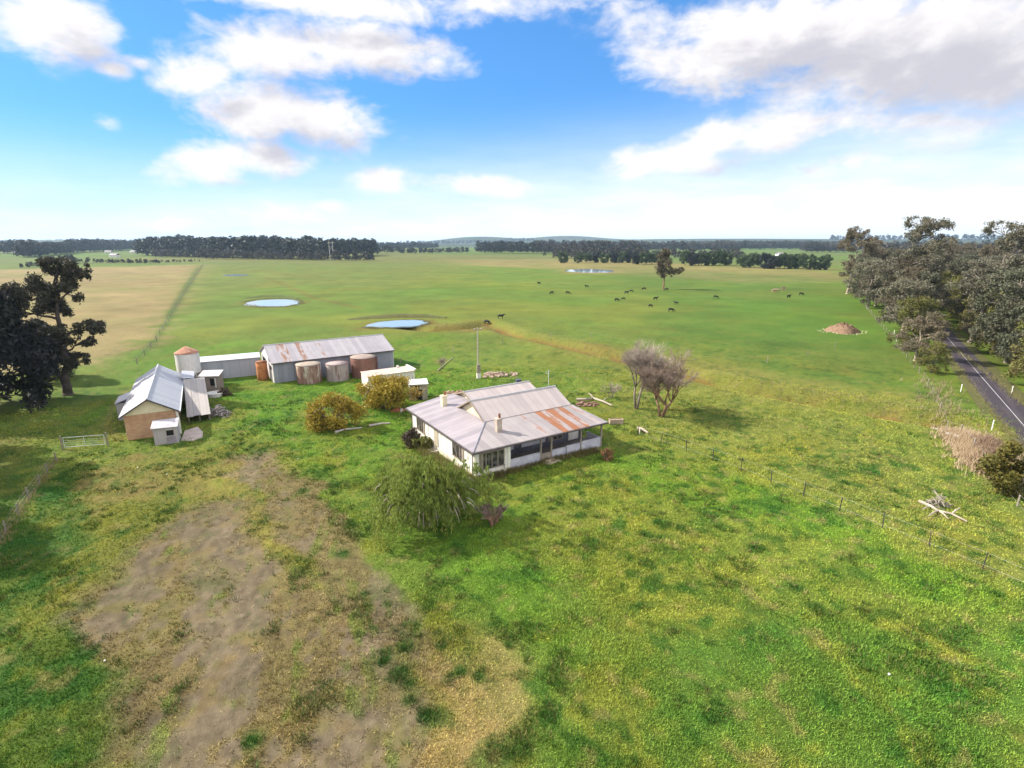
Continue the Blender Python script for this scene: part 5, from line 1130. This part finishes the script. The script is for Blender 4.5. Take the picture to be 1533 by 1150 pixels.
# dirt mound in the paddock
def mound():
    r = thing('dirt_mound', gp(1262, 497), 0, 'reddish brown dirt mound with straw rim in the green paddock', 'mound'); g = np.random.default_rng(4); mb = MB(); nr, na = 12, 30; V = []
    for i in range(nr):
        for j in range(na):
            q = i / (nr - 1); a = 2 * math.pi * j / na; R_ = 3.6 * q * (1 + .18 * math.sin(3 * a + 1)); V.append((R_ * math.cos(a) * 1.15, R_ * math.sin(a), 2.0 * (1 - q ** 1.8) * (1 + .18 * g.normal()) - .1))
    mb.add(V, [(i * na + j, i * na + (j + 1) % na, (i + 1) * na + (j + 1) % na, (i + 1) * na + j) for i in range(nr - 1) for j in range(na)]); mb.build('earth', worn('red_earth', (.13, .08, .05), (.24, .155, .095), 1.2, .95, .5), r, True)
    m = MB()
    for k in range(110):
        a = g.uniform(0, 6.28); q = g.uniform(2.8, 5.); x, y = q * math.cos(a) * 1.25, q * math.sin(a) - .4; m.tube([(x, y, 0), (x + g.normal() * .3, y + g.normal() * .3, g.uniform(.15, .5))], [.05, .01], 3, False)
    m.build('straw', worn('straw_blades', (.40, .36, .20), (.58, .53, .36), 2.), r)
mound()
# dry tussocks along the creek and tan reeds by the road
def tussocks(name, pts, n, sp, h, c1, c2, label, seed):
    g = np.random.default_rng(seed); w = np.array(W(pts)); i = g.integers(0, len(w) - 1, n); t = g.random(n)[:, None]; p = w[i] * (1 - t) + w[i + 1] * t + g.normal(size=(n, 2)) * sp; z = gz(p[:, 0], p[:, 1]); co = []
    for k in range(7):
        a = g.uniform(0, 6.28, n); ww = g.uniform(.03, .07, n) * h; hh = h * g.uniform(.4, 1.1, n); o = p + g.normal(size=(n, 2)) * .16 * h; l = g.normal(size=(n, 2)) * .3 * h; e = np.stack([np.cos(a), np.sin(a)], 1) * ww[:, None]
        co.append(np.stack([np.c_[o - e, z - .05], np.c_[o + e, z - .05], np.c_[o + l, z + hh]], 1))
    tag(link(name, bulk(name, np.concatenate(co).reshape(-1, 3), 3, leafmat(name, c1, c2, None, 0., .2))), label, 'grass', kind='stuff')
tussocks('dry_reeds', [(1440, 652), (1460, 672), (1480, 690), (1496, 712)], 2400, 1.2, .8, (.38, .28, .17), (.58, .46, .31), 'tall dry tan reeds filling the ditch below the road', 1)
tussocks('dry_reeds', [(1478, 664), (1490, 690), (1498, 715)], 450, .8, 1.1, (.16, .10, .07), (.28, .19, .13), 'darker brown reeds in the middle of the tan ditch reeds', 2)
tussocks('dry_tussocks', [(640, 492), (720, 484), (860, 518), (960, 540), (1100, 570), (1300, 606), (1400, 628)], 1100, 2.2, .45, (.24, .21, .08), (.40, .36, .16), 'straw coloured tussocks scattered along the creek line', 3)
tussocks('verge_tussocks', [(1395, 570), (1410, 600), (1430, 640)], 260, 1.5, .7, (.22, .18, .09), (.36, .31, .17), 'brown rank grass between paddock fence and road', 4)
tussocks('fence_tussocks', [(-60, 905), (0, 812), (40, 750), (82, 690)], 320, .3, .4, (.22, .18, .08), (.36, .30, .14), 'pale dry grass left standing under the left timber fence', 5)
tussocks('wall_weeds', [(700, 722), (735, 716), (760, 706), (800, 694), (850, 684), (895, 676)], 900, .35, .55, (.10, .09, .03), (.22, .19, .07), 'rank weeds along the foot of the farmhouse front', 6)
tussocks('wall_weeds', [(607, 655), (640, 680), (680, 706), (708, 722)], 900, .35, .6, (.13, .14, .04), (.28, .25, .09), 'yellowish weeds along the foot of the farmhouse side wall', 7)

tussocks('pond_reeds', [(365, 455.5), (390, 460), (430, 459.5), (452, 455), (446, 449), (420, 447), (385, 448.5), (366, 453)], 700, .7, .5, (.12, .13, .05), (.24, .22, .10), 'rough grass round the margin of the left pond', 8)
tussocks('pond_reeds', [(546, 490.5), (565, 493), (598, 492.5), (630, 489.5), (642, 485), (630, 480), (600, 480), (566, 483)], 700, .6, .5, (.12, .13, .05), (.24, .21, .10), 'rough grass round the margin of the pond behind big shed', 9)
tussocks('verge_grass', [(1412, 524), (1440, 558), (1476, 604), (1508, 648), (1540, 692)], 900, .35, .4, (.16, .16, .06), (.30, .26, .12), 'ragged grass growing along the left edge of the road', 10)
tussocks('verge_grass', [(1424, 519), (1460, 546), (1500, 578), (1540, 612)], 700, .4, .45, (.16, .16, .06), (.30, .26, .12), 'ragged grass growing along the right edge of the road', 11)

# far farm houses
for px, py, lab in ((163, 379, 'white farmhouse on far left slope, left of two'), (172, 385, 'lower white farmhouse on the far left slope'), (200, 379, 'white farmhouse on far left slope, right of two'), (1167, 383, 'white house among far trees right of the hedgerow')):
    p = gp(px, py); r = thing('far_house', p, rr.uniform(-.4, .4), lab, 'house', 'white houses in the distance'); k = MB(); k.box(-6, 6, -4, 4, -1, 3.2); k.build('wall', gpm, r); k = MB(); k.slab([(-6.5, -4.5, 3.1), (6.5, -4.5, 3.1), (6.5, 0, 5.4), (-6.5, 0, 5.4)], .2); k.slab([(-6.5, 0, 5.41), (6.5, 0, 5.41), (6.5, 4.5, 3.1), (-6.5, 4.5, 3.1)], .2); k.build('roof', M['shed_roof'], r)
    k = MB(); k.box(-3, -1.6, -4.04, -4.0, .8, 2.2); k.box(1.6, 3, -4.04, -4.0, .8, 2.2); k.build('window', M['pane'], r)

# ------------------------------------------------------------------ haze
def haze():
    mb = MB(); mb.box(-12500, 12500, -12500, 12500, -2.5, 110)
    m = bpy.data.materials.new('thin_air'); m.use_nodes = True; T = NT(m.node_tree); T.N.clear()
    v = T.n('ShaderNodeVolumePrincipled'); v.inputs['Color'].default_value = (.55, .74, 1., 1); v.inputs['Density'].default_value = .00007; v.inputs['Anisotropy'].default_value = .2
    out = T.n('ShaderNodeOutputMaterial'); T.L.new(v.outputs[0], out.inputs['Volume'])
    o = tag(mb.build('haze', m), 'thin pale blue air lying over the whole plain', 'haze', kind='stuff'); o.display_type = 'WIRE'
haze()
